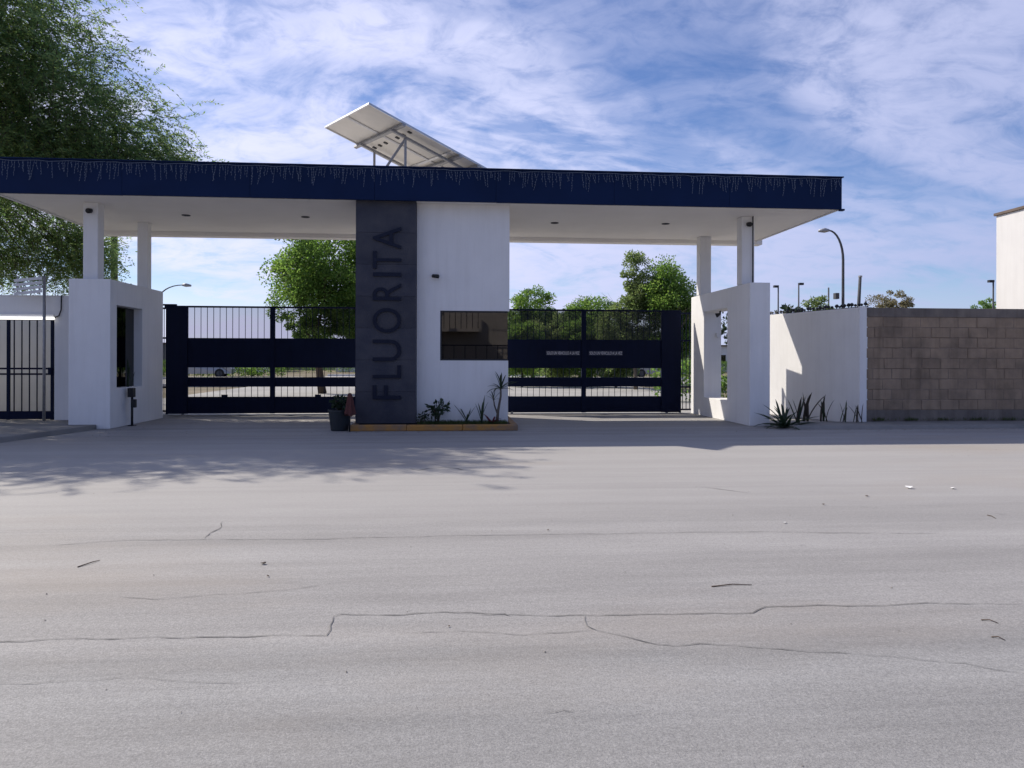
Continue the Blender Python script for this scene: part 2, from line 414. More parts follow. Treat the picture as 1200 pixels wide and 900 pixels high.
def link(name, me, mat, parent=None, bevel=0.0, segs=2):
    o = bpy.data.objects.new(name, me)
    COL.objects.link(o)
    if mat and not me.materials: me.materials.append(MATS[mat])
    if parent:
        o.parent = parent
        o.matrix_parent_inverse = Matrix.Translation(parent.location).inverted() if parent.type == 'EMPTY' and not parent.get('_local') else Matrix()
    if bevel:
        b = o.modifiers.new('bevel', 'BEVEL'); b.width = bevel; b.segments = segs; b.limit_method = 'ANGLE'; b.angle_limit = R(40)
    return o
def tag(o, label=None, cat=None, group=None, kind=None):
    if label: o['label'] = label
    if cat: o['category'] = cat
    if group: o['group'] = group
    if kind: o['kind'] = kind
    return o
def thing(name, loc, label, cat, group=None):
    """Empty at the thing's base; its parts are written in world coordinates"""
    e = bpy.data.objects.new(name, None); COL.objects.link(e)
    e.location = loc; e.empty_display_size = 0.2
    return tag(e, label, cat, group)
def struct(o): o['kind'] = 'structure'; return o
def box(name, mat, parent, x0, x1, y0, y1, z0, z1, bevel=0.0):
    return MB().box(x0, x1, y0, y1, z0, z1).build(name, mat, parent, bevel=bevel)
def rotcopy(o, angle, c):
    pass

def raw_mesh(name, V, Fq):
    """fast mesh from numpy vertices and quads"""
    me = bpy.data.meshes.new(name)
    nv, nf = len(V), len(Fq)
    me.vertices.add(nv); me.vertices.foreach_set('co', V.astype(np.float32).ravel())
    me.loops.add(nf * 4); me.loops.foreach_set('vertex_index', Fq.astype(np.int32).ravel())
    me.polygons.add(nf)
    me.polygons.foreach_set('loop_start', np.arange(0, nf * 4, 4, dtype=np.int32))
    me.polygons.foreach_set('loop_total', np.full(nf, 4, dtype=np.int32))
    me.update(calc_edges=True); me.validate()
    return me

def leaf_quads(P, D, U, length, width):
    """diamond leaves: base P, direction D, side U"""
    n = len(P)
    L_ = length[:, None]; W_ = width[:, None]
    nrm = np.cross(D, U)
    v0 = P
    v1 = P + D * L_ * 0.45 + U * W_ * 0.5 + nrm * L_ * 0.06
    v2 = P + D * L_
    v3 = P + D * L_ * 0.45 - U * W_ * 0.5 + nrm * L_ * 0.06
    V = np.stack([v0, v1, v2, v3], 1).reshape(-1, 3)
    Fq = np.arange(n * 4).reshape(n, 4)
    return V, Fq
def unit(a): return a / np.maximum(np.linalg.norm(a, axis=1, keepdims=True), 1e-6)

# ================================================================== SETTING
g = MB(); g.add([(-1500, -300, -0.03), (1500, -300, -0.03), (1500, 3000, -0.03), (-1500, 3000, -0.03)], [(0, 1, 2, 3)])
struct(g.build('ground', 'dry_ground'))
r_ = MB(); r_.add([(-70, -6.5, 0), (70, -6.5, 0), (70, 18.7, 0), (-70, 18.7, 0)], [(0, 1, 2, 3)])
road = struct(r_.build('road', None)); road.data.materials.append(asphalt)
iv = MB(); iv.add([(-9.5, 18.7, -0.004), (9.5, 18.7, -0.004), (9.5, 62, -0.004), (-9.5, 62, -0.004), (-60, 38, -0.004), (-9.5, 38, -0.004), (-9.5, 52, -0.004), (-60, 52, -0.004), (9.5, 38, -0.004), (60, 38, -0.004), (60, 52, -0.004), (9.5, 52, -0.004)], [(0, 1, 2, 3), (4, 5, 6, 7), (8, 9, 10, 11)])
struct(iv.build('inner_street', 'inner_concrete'))
# kerbs of the inner street
for i, (x0, x1, y0, y1) in enumerate(((-60, -9.6, 52, 52.3), (-60, -9.8, 37.7, 38), (9.8, 60, 52, 52.3), (9.8, 60, 37.7, 38), (-9.5, 9.5, 62, 62.3))):
    struct(box('inner_kerb', 'painted_line', None, x0, x1, y0, y1, -0.03, 0.14, 0.02))
# right-hand pavement in front of the block wall
pv = MB()
pv.add([(6.5, 14.05, 0), (40, 14.05, 0), (40, 14.93, 0), (6.5, 14.93, 0), (6.62, 14.1, 0.07), (40, 14.1, 0.09), (40, 14.93, 0.09), (6.62, 14.93, 0.07)], [(0, 1, 5, 4), (4, 5, 6, 7), (3, 0, 4, 7)])
struct(pv.build('pavement_right', 'pavement_concrete', bevel=0.02))
# left-hand pavement with its splayed edge
lp = MB()
o_ = [(-40, 12.15), (-6.95, 12.2), (-6.75, 13.2), (-6.48, 14.6), (-6.48, 14.84), (-7.02, 14.84), (-7.02, 17.9), (-40, 17.9)]
n_ = len(o_)
lp.add([(x, y, 0) for x, y in o_] + [(x - (0.03 if 0 < i < 4 else 0), y + (0.03 if i < 2 else 0), 0.085) for i, (x, y) in enumerate(o_)],
       [tuple(range(n_, 2 * n_))] + [(i, (i + 1) % n_, n_ + (i + 1) % n_, n_ + i) for i in range(n_)])
struct(lp.build('pavement_left', 'pavement_concrete', bevel=0.015))

# cracks across the road, thin open joints
random.seed(5)
def crack(pts, w):
    P = [G(*p) for p in pts]
    dense = []
    for a, b in zip(P[:-1], P[1:]):
        n = max(2, int((b - a).length / 0.06))
        for k in range(n):
            dense.append(a.lerp(b, k / n))
    dense.append(P[-1])
    m = MB(); vs = []
    jit = 0
    for i, p in enumerate(dense):
        d = (dense[min(i + 1, len(dense) - 1)] - dense[max(0, i - 1)]).normalized()
        s = Vector((-d.y, d.x, 0))
        jit = jit * 0.8 + random.uniform(-0.012, 0.012)
        ww = w * 0.8 * random.uniform(0.3, 1.25) * (0.25 if i in (0, len(dense) - 1) else 1)
        c = p + s * jit; c.z = 0.004
        vs += [c + s * ww * 0.5, c - s * ww * 0.5]
    m.add(vs, [(2 * i, 2 * i + 1, 2 * i + 3, 2 * i + 2) for i in range(len(dense) - 1)])
    m.build('crack', 'crack_fill', road)
crack([(-30, 755), (80, 750), (200, 747.5), (300, 746), (380, 744), (390, 723), (400, 721), (470, 719.5), (520, 717), (592, 718.5), (600, 722)], 0.009)
crack([(470, 741), (540, 740), (600, 743), (660, 742), (700, 737)], 0.005)
crack([(560, 721), (640, 722.5), (760, 721), (880, 718), (895, 711), (960, 710.5), (1040, 711.5), (1090, 708), (1230, 707)], 0.009)
crack([(687, 722), (692, 733), (703, 738), (735, 746), (770, 756), (790, 758), (820, 756), (900, 761), (1000, 768)], 0.008)
crack([(1000, 768), (1060, 772), (1130, 778), (1215, 792)], 0.005)
crack([(60, 640), (150, 633.5), (240, 632.5), (380, 632), (520, 628), (650, 626), (760, 625), (900, 623.5), (1100, 625)], 0.009)
crack([(241, 632), (246, 625), (257, 620), (262, 611)], 0.012)
crack([(480, 549), (490, 551), (500, 549), (520, 547.5), (537, 549), (543, 551)], 0.028)
crack([(-20, 803), (60, 799), (110, 796), (150, 792), (210, 797), (280, 803)], 0.005)
crack([(140, 700), (180, 703), (240, 697), (330, 692), (400, 683)], 0.006)
crack([(635, 837), (660, 834), (672, 836)], 0.006)
crack([(820, 571), (850, 574), (880, 578)], 0.014)

# ================================================================== ENTRANCE CANOPY
CX0, CX1, CF, CB = -8.05, 7.6, 14.28, 18.7
SZ, FT = 4.26, 4.845
can = thing('entrance_canopy', (0, 16.5, 0), 'long flat entrance canopy with navy fascia and white soffit on slim columns', 'canopy')
sf = MB(); sf.box(CX0 + 0.05, CX1 - 0.02, CF + 0.07, CB - 0.3, SZ, SZ + 0.22); sf.build('soffit', 'soffit', can)
box('back_beam', 'soffit', can, CX0 + 0.05, CX1 + 0.15, CB - 0.3, CB, SZ - 0.09, SZ + 0.45, 0.008)
box('roof_slab', 'roof_coating', can, CX0 + 0.06, CX1 - 0.03, CF + 0.08, CB - 0.3, SZ + 0.222, SZ + 0.32)
# fascia of metal sheets with narrow seams
nsh = 7
fw = (CX1 - CX0) / nsh
for i in range(nsh):
    x0 = CX0 + i * fw
    box('fascia_sheet', 'navy_metal', can, x0 + 0.0015, x0 + fw - 0.0015, CF, CF + 0.06, SZ - 0.02 - random.uniform(0, 0.006), FT, 0.004)
for x0, x1 in ((CX0 - 0.02, CX0 + 0.045), (CX1 - 0.018, CX1 + 0.02)):
    box('end_fascia', 'white_paint_metal', can, x0, x1, CF + 0.062, CB - 0.31, SZ - 0.02, FT - 0.03)
box('fascia_cap', 'navy_metal', can, CX0 - 0.03, CX1 + 0.03, CF - 0.025, CF + 0.11, FT, FT + 0.022, 0.004)
box('fascia_drip', 'navy_metal', can, CX1 - 0.04, CX1 + 0.045, CF - 0.03, CF + 0.06, SZ - 0.055, SZ - 0.02, 0.004)
def column(x, y, z0, w, cam_spot):
    c = box('column', 'stucco', can, x - w / 2, x + w / 2, y - w / 2, y + w / 2, z0, SZ - (0.0 if y < 18.2 else 0.09), 0.012)
    if cam_spot:
        m = MB(); m.tube([(x, y - w / 2 + 0.01, SZ - 0.16), (x, y - w / 2 - 0.10, SZ - 0.18)], [0.045, 0.05], 12)
        m.build('security_camera', 'black_plastic', c, True)
column(-6.72, 15.24, 2.795, 0.27, True)
column(-6.57, 17.3, 2.795, 0.22, False)
column(6.14, 15.43, 2.865, 0.27, True)
column(6.13, 18.0, 2.865, 0.27, False)
m = MB(); m.tube([(6.235, 15.282, 2.87), (6.235, 15.282, SZ - 0.001)], 0.012, 8); m.build('conduit', 'dull_steel', can, True)
for px, py in ((218, 252), (358, 254), (650, 261), (780, 262)):
    p = G(px, py, SZ)
    m = MB(); m.lathe([(0.085, 0.0), (0.085, -0.012), (0.06, -0.014), (0.055, -0.004)], (p.x, p.y, SZ - 0.0005), 20)
    d = m.build('downlight', 'dull_steel', can, True)

# icicle light strings hung along the fascia
random.seed(11)
drop_meshes = []
for k in range(10):
    m = MB(); ln = [0.12, 0.18, 0.24, 0.15, 0.30, 0.21, 0.10, 0.27, 0.34, 0.16][k]
    n = max(3, int(ln / 0.045)); pts = []
    x = y = 0
    for i in range(n + 1):
        pts.append((x, y, -ln * i / n)); x += random.uniform(-0.012, 0.012); y = -abs(y + random.uniform(-0.006, 0.006))
    m.tube(pts, 0.0022, 4)
    for p in pts[1:]:
        q = Vector(p) + Vector((random.uniform(-0.01, 0.01), -0.006, 0)); r0 = 0.0055
        m.add([q + Vector((0, 0, -0.018)), q + Vector((r0, 0, 0)), q + Vector((0, r0, 0)), q + Vector((-r0, 0, 0)), q + Vector((0, -r0, 0)), q + Vector((0, 0, 0.012))],
              [(0, 2, 1), (0, 3, 2), (0, 4, 3), (0, 1, 4), (5, 1, 2), (5, 2, 3), (5, 3, 4), (5, 4, 1)])
    me = m.mesh('drop'); me.materials.append(MATS['string_plastic']); drop_meshes.append(me)
NS = 8
for s in range(NS):
    x0 = CX0 + 0.03 + s * (CX1 - CX0 - 0.06) / NS; x1 = x0 + (CX1 - CX0 - 0.06) / NS - 0.02
    st = thing('icicle_light_string', ((x0 + x1) / 2, CF - 0.03, FT - 0.03), 'unlit icicle light string hanging from the top of the navy fascia', 'string lights', 'icicle light strings along the canopy fascia')
    st['_local'] = 1
    m = MB(); cx = (x0 + x1) / 2
    pts = [(x0 - cx + (x1 - x0) * i / 12, 0, 0.006 * math.sin(i * 1.7) - 0.012 * (i % 4 == 2)) for i in range(13)]
    m.tube(pts, 0.004, 5); m.build('wire', 'string_plastic', st, True)
    n = 36
    for i in range(n):
        if random.random() < 0.12: continue
        me = drop_meshes[min(9, int(random.random() ** 1.15 * 10))]
        d = bpy.data.objects.new('drop', me); COL.objects.link(d); d.parent = st
        d.location = (x0 - cx + (i + random.uniform(0.2, 0.8)) * (x1 - x0) / n, -0.004, 0)
        d.rotation_euler = (random.uniform(-.04, .02), random.uniform(-.15, .15), random.uniform(-.5, .5))
    del st['_local']

# ------------------------------------------------------------------ solar array on the roof
A_ = G(380, 150, 6.02); B_ = G(432, 122, 6.02)
e_ = (A_ - B_).normalized(); hp = Vector((-e_.y, e_.x, 0)); hp = hp if hp.x > 0 else -hp
TILT = R(16)
sd = hp * math.cos(TILT) - Vector((0, 0, 1)) * math.sin(TILT)      # down the slope
nn = e_.cross(sd); nn = nn if nn.z > 0 else -nn
PW = (A_ - B_).length
def SP(a, s, h=0.0): return B_ + e_ * a + sd * s + nn * h
def obox(mb, a0, a1, s0, s1, h0, h1):
    vs = [SP(a, s, h) for a in (a0, a1) for s in (s0, s1) for h in (h0, h1)]
    mb.add(vs, [(0, 1, 3, 2), (4, 6, 7, 5), (0, 4, 5, 1), (2, 3, 7, 6), (0, 2, 6, 4), (1, 5, 7, 3)])
    return mb
RZ = SZ + 0.32
sol = thing('solar_panel_array', (-0.5, 16.2, RZ), 'tilted solar panel array on steel legs standing on the canopy roof', 'solar panels')
PL = 1.98
hw = PW / 2
for i in range(2):
    for j in range(2):
        a0, a1 = i * hw + 0.006, (i + 1) * hw - 0.006
        s0, s1 = j * (PL + 0.002), j * (PL + 0.002) + PL
        fm = MB()
        t_ = 0.028
        obox(fm, a0, a1, s0, s0 + t_, 0, 0.04); obox(fm, a0, a1, s1 - t_, s1, 0, 0.04)
        obox(fm, a0, a0 + t_, s0 + t_ + .0005, s1 - t_ - .0005, 0, 0.04); obox(fm, a1 - t_, a1, s0 + t_ + .0005, s1 - t_ - .0005, 0, 0.04)
        p = fm.build('panel', 'aluminium', sol)
        obox(MB(), a0 + t_, a1 - t_, s0 + t_, s1 - t_, 0.026, 0.029).build('backsheet', 'backsheet', p)
        obox(MB(), a0 + t_, a1 - t_, s0 + t_, s1 - t_, 0.0295, 0.037).build('cell_sheet', 'solar_cell', p)
        for q in range(3):
            ca = a0 + hw * (0.25 + 0.25 * q)
            obox(MB(), ca - 0.03, ca + 0.03, s0 + 1.02, s0 + 1.10, 0.006, 0.026).build('junction_box', 'black_plastic', p)
def beam(a0, s0, a1, s1, w=0.05, h0=-0.055, h1=-0.001):
    if abs(a1 - a0) > abs(s1 - s0): obox(MB(), a0, a1, s0 - w / 2, s0 + w / 2, h0, h1).build('rail', 'galvanised', sol)
    else: obox(MB(), a0 - w / 2, a0 + w / 2, s0, s1, h0, h1).build('rail', 'galvanised', sol)
for s0 in (0.78, 2.15, 2.62, 3.5): beam(-0.02, s0, PW + 0.09, s0, 0.07)
for a0 in (0.33, PW - 0.3): beam(a0, 0.7, a0, 3.95, 0.05, -0.105, -0.056)
def leg(a, s, base, w=0.028):
    top = SP(a, s, -0.1)
    MB().tube([top, base], w, 6).build('leg', 'galvanised', sol)
for a in (0.33, PW - 0.3):
    for s0 in (1.05, 3.1):
        t = SP(a, s0, -0.1)
        leg(a, s0, Vector((t.x, t.y, RZ)))
        if s0 < 2:
            if a < 1: leg(a, s0, Vector((t.x - 0.70, t.y + 0.05, RZ)), 0.026)
        else:
            b_ = t + hp * 0.45; leg(a, s0, Vector((b_.x, b_.y, RZ)), 0.024)

# ================================================================== GATE PILLARS
pl = thing('gate_pillar', (-6.62, 16.2, 0), 'white rendered gate pillar with dark glazed niche beside the intercom post', 'pillar')
MB().hole('x', -6.99, -6.25, 14.85, 17.52, 0, 2.79, 15.14, 16.37, 0.75, 2.325).build('wall', 'stucco', pl, bevel=0.012)
box('niche_glass', 'dark_glass', pl, -6.43, -6.42, 15.145, 16.365, 0.755, 2.32)
box('niche_back', 'gate_paint', pl, -6.47, -6.44, 15.142, 16.368, 0.752, 2.323)
pr = thing('gate_pillar', (6.2, 16.7, 0), 'white rendered gate pillar with open slot, beside the agave', 'pillar')
MB().hole('x', 6.0, 6.42, 14.85, 18.55, 0, 2.86, 16.1, 17.6, 0.44, 2.44).build('wall', 'stucco', pr, bevel=0.012)
m = MB(); m.tube([(6.21, 17.1, 2.44), (6.21, 17.1, 2.37), (6.12, 17.12, 2.33)], [0.02, 0.025, 0.055], 10); m.build('spot_lamp', 'black_plastic', pr, True)
box('junction_box', 'white_paint_metal', pr, 6.28, 6.36, 17.50, 17.595, 1.85, 1.95, 0.004)
# plant inside the left niche is built with the plants below

ip = thing('intercom_post', (-6.13, 15.55, 0), 'black intercom post with small keypad box beside white pillar', 'intercom')
m = MB(); m.tube([(-6.13, 15.55, 0), (-6.13, 15.55, 0.62)], 0.022, 8); m.build('post', 'black_plastic', ip, True)
box('base_plate', 'black_plastic', ip, -6.19, -6.07, 15.49, 15.61, 0, 0.012)
box('keypad_box', 'black_plastic', ip, -6.115, -6.03, 15.44, 15.53, 0.36, 0.52, 0.008)
box('reader_head', 'black_plastic', ip, -6.19, -6.08, 15.47, 15.60, 0.56, 0.74, 0.01)

# ================================================================== GUARD BOOTH
KT = 0.115
bo = thing('guard_booth', (0, 16.2, 0), 'white guard booth with dark corner window and vertical lettering on dark stone slab', 'guard booth')
BX0, BX1, BY0, BY1 = -0.58, 1.175, 14.62, 17.4
WX, WZ0, WZ1, WY = -0.14, 1.29, 2.235, 16.1
BT = SZ - 0.002
box('front_pier', 'stucco', bo, BX0, WX, BY0, BY0 + 0.15, KT, BT)
box('front_wall_upper', 'stucco', bo, WX + .0005, BX1, BY0, BY0 + 0.15, WZ1, BT)
box('front_wall_lower', 'stucco', bo, WX + .0005, BX1 - 0.02, BY0, BY0 + 0.15, KT, WZ0, 0.003)
box('side_wall_upper', 'stucco', bo, BX1 - 0.15, BX1, BY0 + 0.1505, BY1, WZ1, BT)
box('side_wall_lower', 'stucco', bo, BX1 - 0.17, BX1 - 0.02, BY0 + 0.1505, BY1, KT, WZ0)
box('side_pier', 'stucco', bo, BX1 - 0.15, BX1, WY, BY1, WZ0 + .0005, WZ1 - .0005)
box('rear_wall', 'stucco', bo, -1.65, BX1, BY1 + .0005, BY1 + 0.15, KT, BT)
box('side_wall_far', 'stucco', bo, -1.65, -1.5, 15.02, BY1, KT, BT)
gw = MB().box(WX + 0.03, BX1 - 0.03, BY0 + 0.035, BY0 + 0.043, WZ0 + 0.03, WZ1 - 0.03).build('front_pane', 'booth_glass', bo)
MB().box(BX1 - 0.038, BX1 - 0.03, BY0 + 0.044, WY - 0.03, WZ0 + 0.03, WZ1 - 0.03).build('side_pane', 'booth_glass', bo)
fr = MB()
fr.box(WX + .001, BX1 - 0.03, BY0 + 0.02, BY0 + 0.06, WZ0 + .001, WZ0 + 0.03); fr.box(WX + .001, BX1 - 0.03, BY0 + 0.02, BY0 + 0.06, WZ1 - 0.03, WZ1 - .001)
fr.box(WX + .001, WX + 0.03, BY0 + 0.02, BY0 + 0.06, WZ0 + 0.0305, WZ1 - 0.0305)
fr.box(BX1 - 0.06, BX1 - 0.025, BY0 + 0.0605, WY - .001, WZ0 + .001, WZ0 + 0.03); fr.box(BX1 - 0.06, BX1 - 0.025, BY0 + 0.0605, WY - .001, WZ1 - 0.03, WZ1 - .001)
fr.build('window_frame', 'black_plastic', bo)
box('counter', 'bucket_plastic', bo, WX, BX1 - 0.2, BY0 + 0.2, BY0 + 0.75, 1.02, 1.07)
box('booth_floor', 'cast_concrete', bo, -1.49, BX1 - 0.18, BY0 + 0.152, BY1 - 0.01, KT, KT + 0.02)
m = MB(); m.tube([(-0.27, BY0, 2.89), (-0.27, BY0 - 0.05, 2.89)], 0.03, 10); m.tube([(-0.28, BY0 - 0.045, 2.885), (-0.18, BY0 - 0.12, 2.87)], [0.035, 0.04], 10)
m.build('security_camera', 'black_plastic', bo, True)
# dark stone slab with tiles and letters
SX0, SX1, SY = -1.70, -0.585, 14.43
slab = box('stone_slab', 'gate_paint', bo, SX0 + 0.004, SX1 - 0.004, SY + 0.02, 15.0, KT, BT)
nt_ = 7; th = (BT - KT) / nt_
random.seed(3)
for i in range(nt_):
    d = random.uniform(0, 0.003)
    box('stone_tile', 'dark_stone', slab, SX0, SX1, SY - d, SY + 0.0195, KT + i * th + 0.0015, KT + (i + 1) * th - 0.0015, 0.002)
box('slab_side', 'dark_stone', slab, SX1 - 0.0035, SX1, SY + 0.02, BY0, KT, BT)
def text_mesh(ch, extrude=0.0):
    cu = bpy.data.curves.new('t', 'FONT'); cu.body = ch; cu.extrude = extrude; cu.resolution_u = 6
    ob = bpy.data.objects.new('t', cu); COL.objects.link(ob)
    dg = bpy.context.evaluated_depsgraph_get(); dg.update()
    me = bpy.data.meshes.new_from_object(ob.evaluated_get(dg))
    bpy.data.objects.remove(ob); bpy.data.curves.remove(cu)
    return me
def fit_letter(name, ch, parent, mat, xl, xr, zb, zt, y, depth):
    """letter turned to read upwards: its top to the left (x=xl), foot to the right (x=xr)"""
    me = text_mesh(ch, 0.5)
    co = np.array([v.co[:] for v in me.vertices])
    mn, mx = co.min(0), co.max(0)
    u = (co - mn) / np.maximum(mx - mn, 1e-6)
    out = np.stack([xr + (xl - xr) * u[:, 1], y - depth * u[:, 2], zb + (zt - zb) * u[:, 0]], 1)
    me.vertices.foreach_set('co', out.ravel()); me.update()
    bm = bmesh.new(); bm.from_mesh(me); bmesh.ops.recalc_face_normals(bm, faces=bm.faces); bm.to_mesh(me); bm.free()
    link(name, me, mat, parent)
xl, xr = PY(437, 360, SY).x, PY(470, 360, SY).x
for ch, y0, y1 in (('F', 451.5, 468), ('L', 428, 443), ('U', 398, 423), ('O', 361, 390), ('R', 332, 352), ('I', 319.5, 324), ('T', 294.5, 315), ('A', 266, 292)):
    fit_letter('letter', ch, slab, 'letter_metal', xl, xr, PY(450, y1, SY).z, PY(450, y0, SY).z, SY - 0.004, 0.03)

# island kerb and planting bed under the booth
isl = thing('island_kerb', (-0.25, 16, 0), 'raised island with faded yellow kerb under the guard booth', 'kerb')
KX0, KX1, KY0, KY1 = -1.76, 1.30, 14.10, 18.2
nk = 3; kw = (KX1 - KX0) / nk
for i in range(nk):
    box('kerb_stone', 'kerb_paint', isl, KX0 + i * kw + .002, KX0 + (i + 1) * kw - .002, KY0 + random.uniform(0, .006), KY0 + 0.15, 0, KT - random.uniform(0, .006), 0.018)
for i in range(8):
    w = (KY1 - KY0 - 0.16) / 8
    for x in (KX0, KX1 - 0.12):
        box('kerb_stone', 'kerb_paint', isl, x, x + 0.12, KY0 + 0.155 + i * w, KY0 + 0.151 + (i + 1) * w, 0, KT - random.uniform(0, .005), 0.015)
box('soil_bed', 'soil', isl, KX0 + 0.121, KX1 - 0.121, KY0 + 0.151, KY1 - 0.01, 0, KT - 0.015)

# ================================================================== VEHICLE GATES
GY = 18.5
def slide_gate(label, x0, x1, mull, posts, zt, scr):
    gt = thing('vehicle_gate', ((x0 + x1) / 2, GY, 0), label, 'gate', 'vehicle gates beside the guard booth')
    z = dict(b0=0.035, b1=0.425, m0=0.66, m1=0.885, p0=1.11, p1=1.80, t=zt)
    y0, y1 = GY - 0.03, GY + 0.03
    for a, b in posts: box('post', 'gate_paint', gt, a, b, y0 - 0.012, y1 + 0.012, 0.03, zt - 0.041, 0.004)
    for a in mull: box('mullion', 'gate_paint', gt, a - 0.055, a + 0.055, y0 - 0.008, y1 + 0.008, 0.03, zt - 0.041, 0.004)
    box('top_rail', 'gate_paint', gt, x0, x1, y0 - 0.01, y1 + 0.01, zt - 0.04, zt, 0.004)
    edges = sorted([x0, x1] + [a - 0.055 for a in mull] + [a + 0.055 for a in mull] + [v for p in posts for v in p])
    segs = []
    for a, b in zip(edges[:-1], edges[1:]):
        mid = (a + b) / 2
        if any(p[0] <= mid <= p[1] for p in posts) or any(abs(mid - q) < 0.055 for q in mull) or b - a < 0.05: continue
        segs.append((a + .0005, b - .0005))
    for a, b in segs:
        box('sheet_panel', 'gate_paint', gt, a, b, GY - 0.012, GY + 0.012, z['b0'], z['b1'], 0.003)
        box('sheet_panel', 'gate_paint', gt, a, b, GY - 0.012, GY + 0.012, z['m0'], z['m1'], 0.003)
        box('sheet_panel', 'gate_paint', gt, a, b, GY - 0.012, GY + 0.012, z['p0'], z['p1'], 0.003)
        n = max(2, round((b - a) / 0.142))
        for i in range(1, n):
            x = a + (b - a) * i / n
            box('bar', 'gate_paint', gt, x - 0.0055, x + 0.0055, GY + 0.0125, GY + 0.026, z['b0'] + 0.1, zt - 0.041)
        box('screen', scr, gt, a, b, GY + 0.034, GY + 0.037, z['p1'] - 0.02, zt - 0.041)
    for x in (x0 + 0.35, x1 - 0.35):
        m = MB(); m.tube([(x, y0, 0.03), (x, y1, 0.03)], 0.03, 12); m.build('roller', 'galvanised', gt, True)
    return gt
gl = slide_gate('navy black steel gate between the niche pillar and the stone slab', -6.5, -1.9, [-4.105], [(-6.5, -6.04)], 2.55, 'smoke_screen')
m = MB(); m.box(-6.72, -6.30, GY - 0.05, GY + 0.05, 2.551, 2.585); m.box(-6.55, -6.46, GY - 0.06, GY - 0.031, 2.5, 2.551)
m.build('guide_bracket', 'gate_paint', gl)
for x in (-5.2, -3.05):
    box('latch_block', 'gate_paint', gl, x - 0.07, x + 0.07, GY - 0.03, GY - 0.0125, 0.4, 0.475)
gr = slide_gate('navy black steel gate with two small lettered plates and dark screens', 1.2, 5.72, [3.305], [(5.23, 5.72)], 2.535, 'dark_screen')
for (a, b) in ((2.38, 3.215), (3.43, 4.27)):
    zc_ = 1.475
    pt = box('sign_plate', 'sign_plate', gr, a, b, GY - 0.018, GY - 0.0125, zc_ - 0.055, zc_ + 0.055)
    me = text_mesh('SOLO UN VEHICULO A LA VEZ', 0.0)
    co = np.array([v.co[:] for v in me.vertices]); mn, mx = co.min(0), co.max(0); u = (co - mn) / np.maximum(mx - mn, 1e-6)
    out = np.stack([a + 0.02 + (b - a - 0.04) * u[:, 0], np.full(len(co), GY - 0.0205), zc_ - 0.036 + 0.072 * u[:, 1]], 1)
    me.vertices.foreach_set('co', out.ravel()); me.update()
    link('lettering', me, 'sign_ink', pt)
# floor rail of the gates
for x0, x1, lb in ((-6.6, -1.8, 'flat steel floor rail under the gate beside the niche pillar'), (1.3, 5.95, 'flat steel floor rail under the gate with lettered plates')):
    o = box('gate_floor_rail', 'galvanised', None, x0, x1, GY - 0.06, GY + 0.06, 0.002, 0.012)
    tag(o, lb, 'rail')
# fixed bar panels beside the pillars
def bar_panel(label, x0, x1, y, zt, n):
    t = thing('fence_panel', ((x0 + x1) / 2, y, 0), label, 'fence', 'fixed bar panels beside the gates')
    for z0 in (0.06, 0.62, 1.78, zt - 0.04):
        box('rail', 'gate_paint', t, x0, x1, y - 0.015, y + 0.015, z0, z0 + 0.04)
    box('post', 'gate_paint', t, x0, x0 + 0.045, y - 0.0225, y + 0.0225, 0, zt + .002)
    box('post', 'gate_paint', t, x1 - 0.045, x1, y - 0.0225, y + 0.0225, 0, zt + .002)
    for i in range(n):
        x = x0 + 0.045 + (x1 - x0 - 0.09) * (i + 0.5) / n
        box('bar', 'gate_paint', t, x - 0.008, x + 0.008, y - 0.008, y + 0.008, 0.06, zt - 0.03)
bar_panel('narrow fixed panel of black bars beside the niche pillar', -7.35, -6.56, 18.7, 2.52, 8)
bar_panel('narrow fixed panel of black bars beside the slotted pillar', 5.76, 6.3, 18.75, 2.5, 5)

# ================================================================== RIGHT WING WALL + BLOCK WALL
wA = Vector((8.43, 14.955, 0)); wB = Vector((7.80, 18.45, 0))
wd = (wB - wA).normalized(); wnrm = Vector((-wd.y, wd.x, 0)); wnrm = wnrm if wnrm.x > 0 else -wnrm
ww = thing('wing_wall', wA.lerp(wB, 0.5), 'white rendered angled wing wall joining the block wall', 'wall')
vs = []
for p, zt in ((wA, 2.40), (wB, 2.42)):
    for off in (0, 0.2):
        q = p + wnrm * off
        vs += [(q.x, q.y, 0.0), (q.x, q.y, zt)]
MB().add(vs, [(0, 4, 5, 1), (2, 3, 7, 6), (0, 1, 3, 2), (4, 6, 7, 5), (1, 5, 7, 3), (0, 2, 6, 4)]).build('wall', 'stucco', ww, bevel=0.01)
box('end_pier', 'stucco', ww, 8.30, 8.452, 14.88, 14.953, 0, 2.405, 0.008)
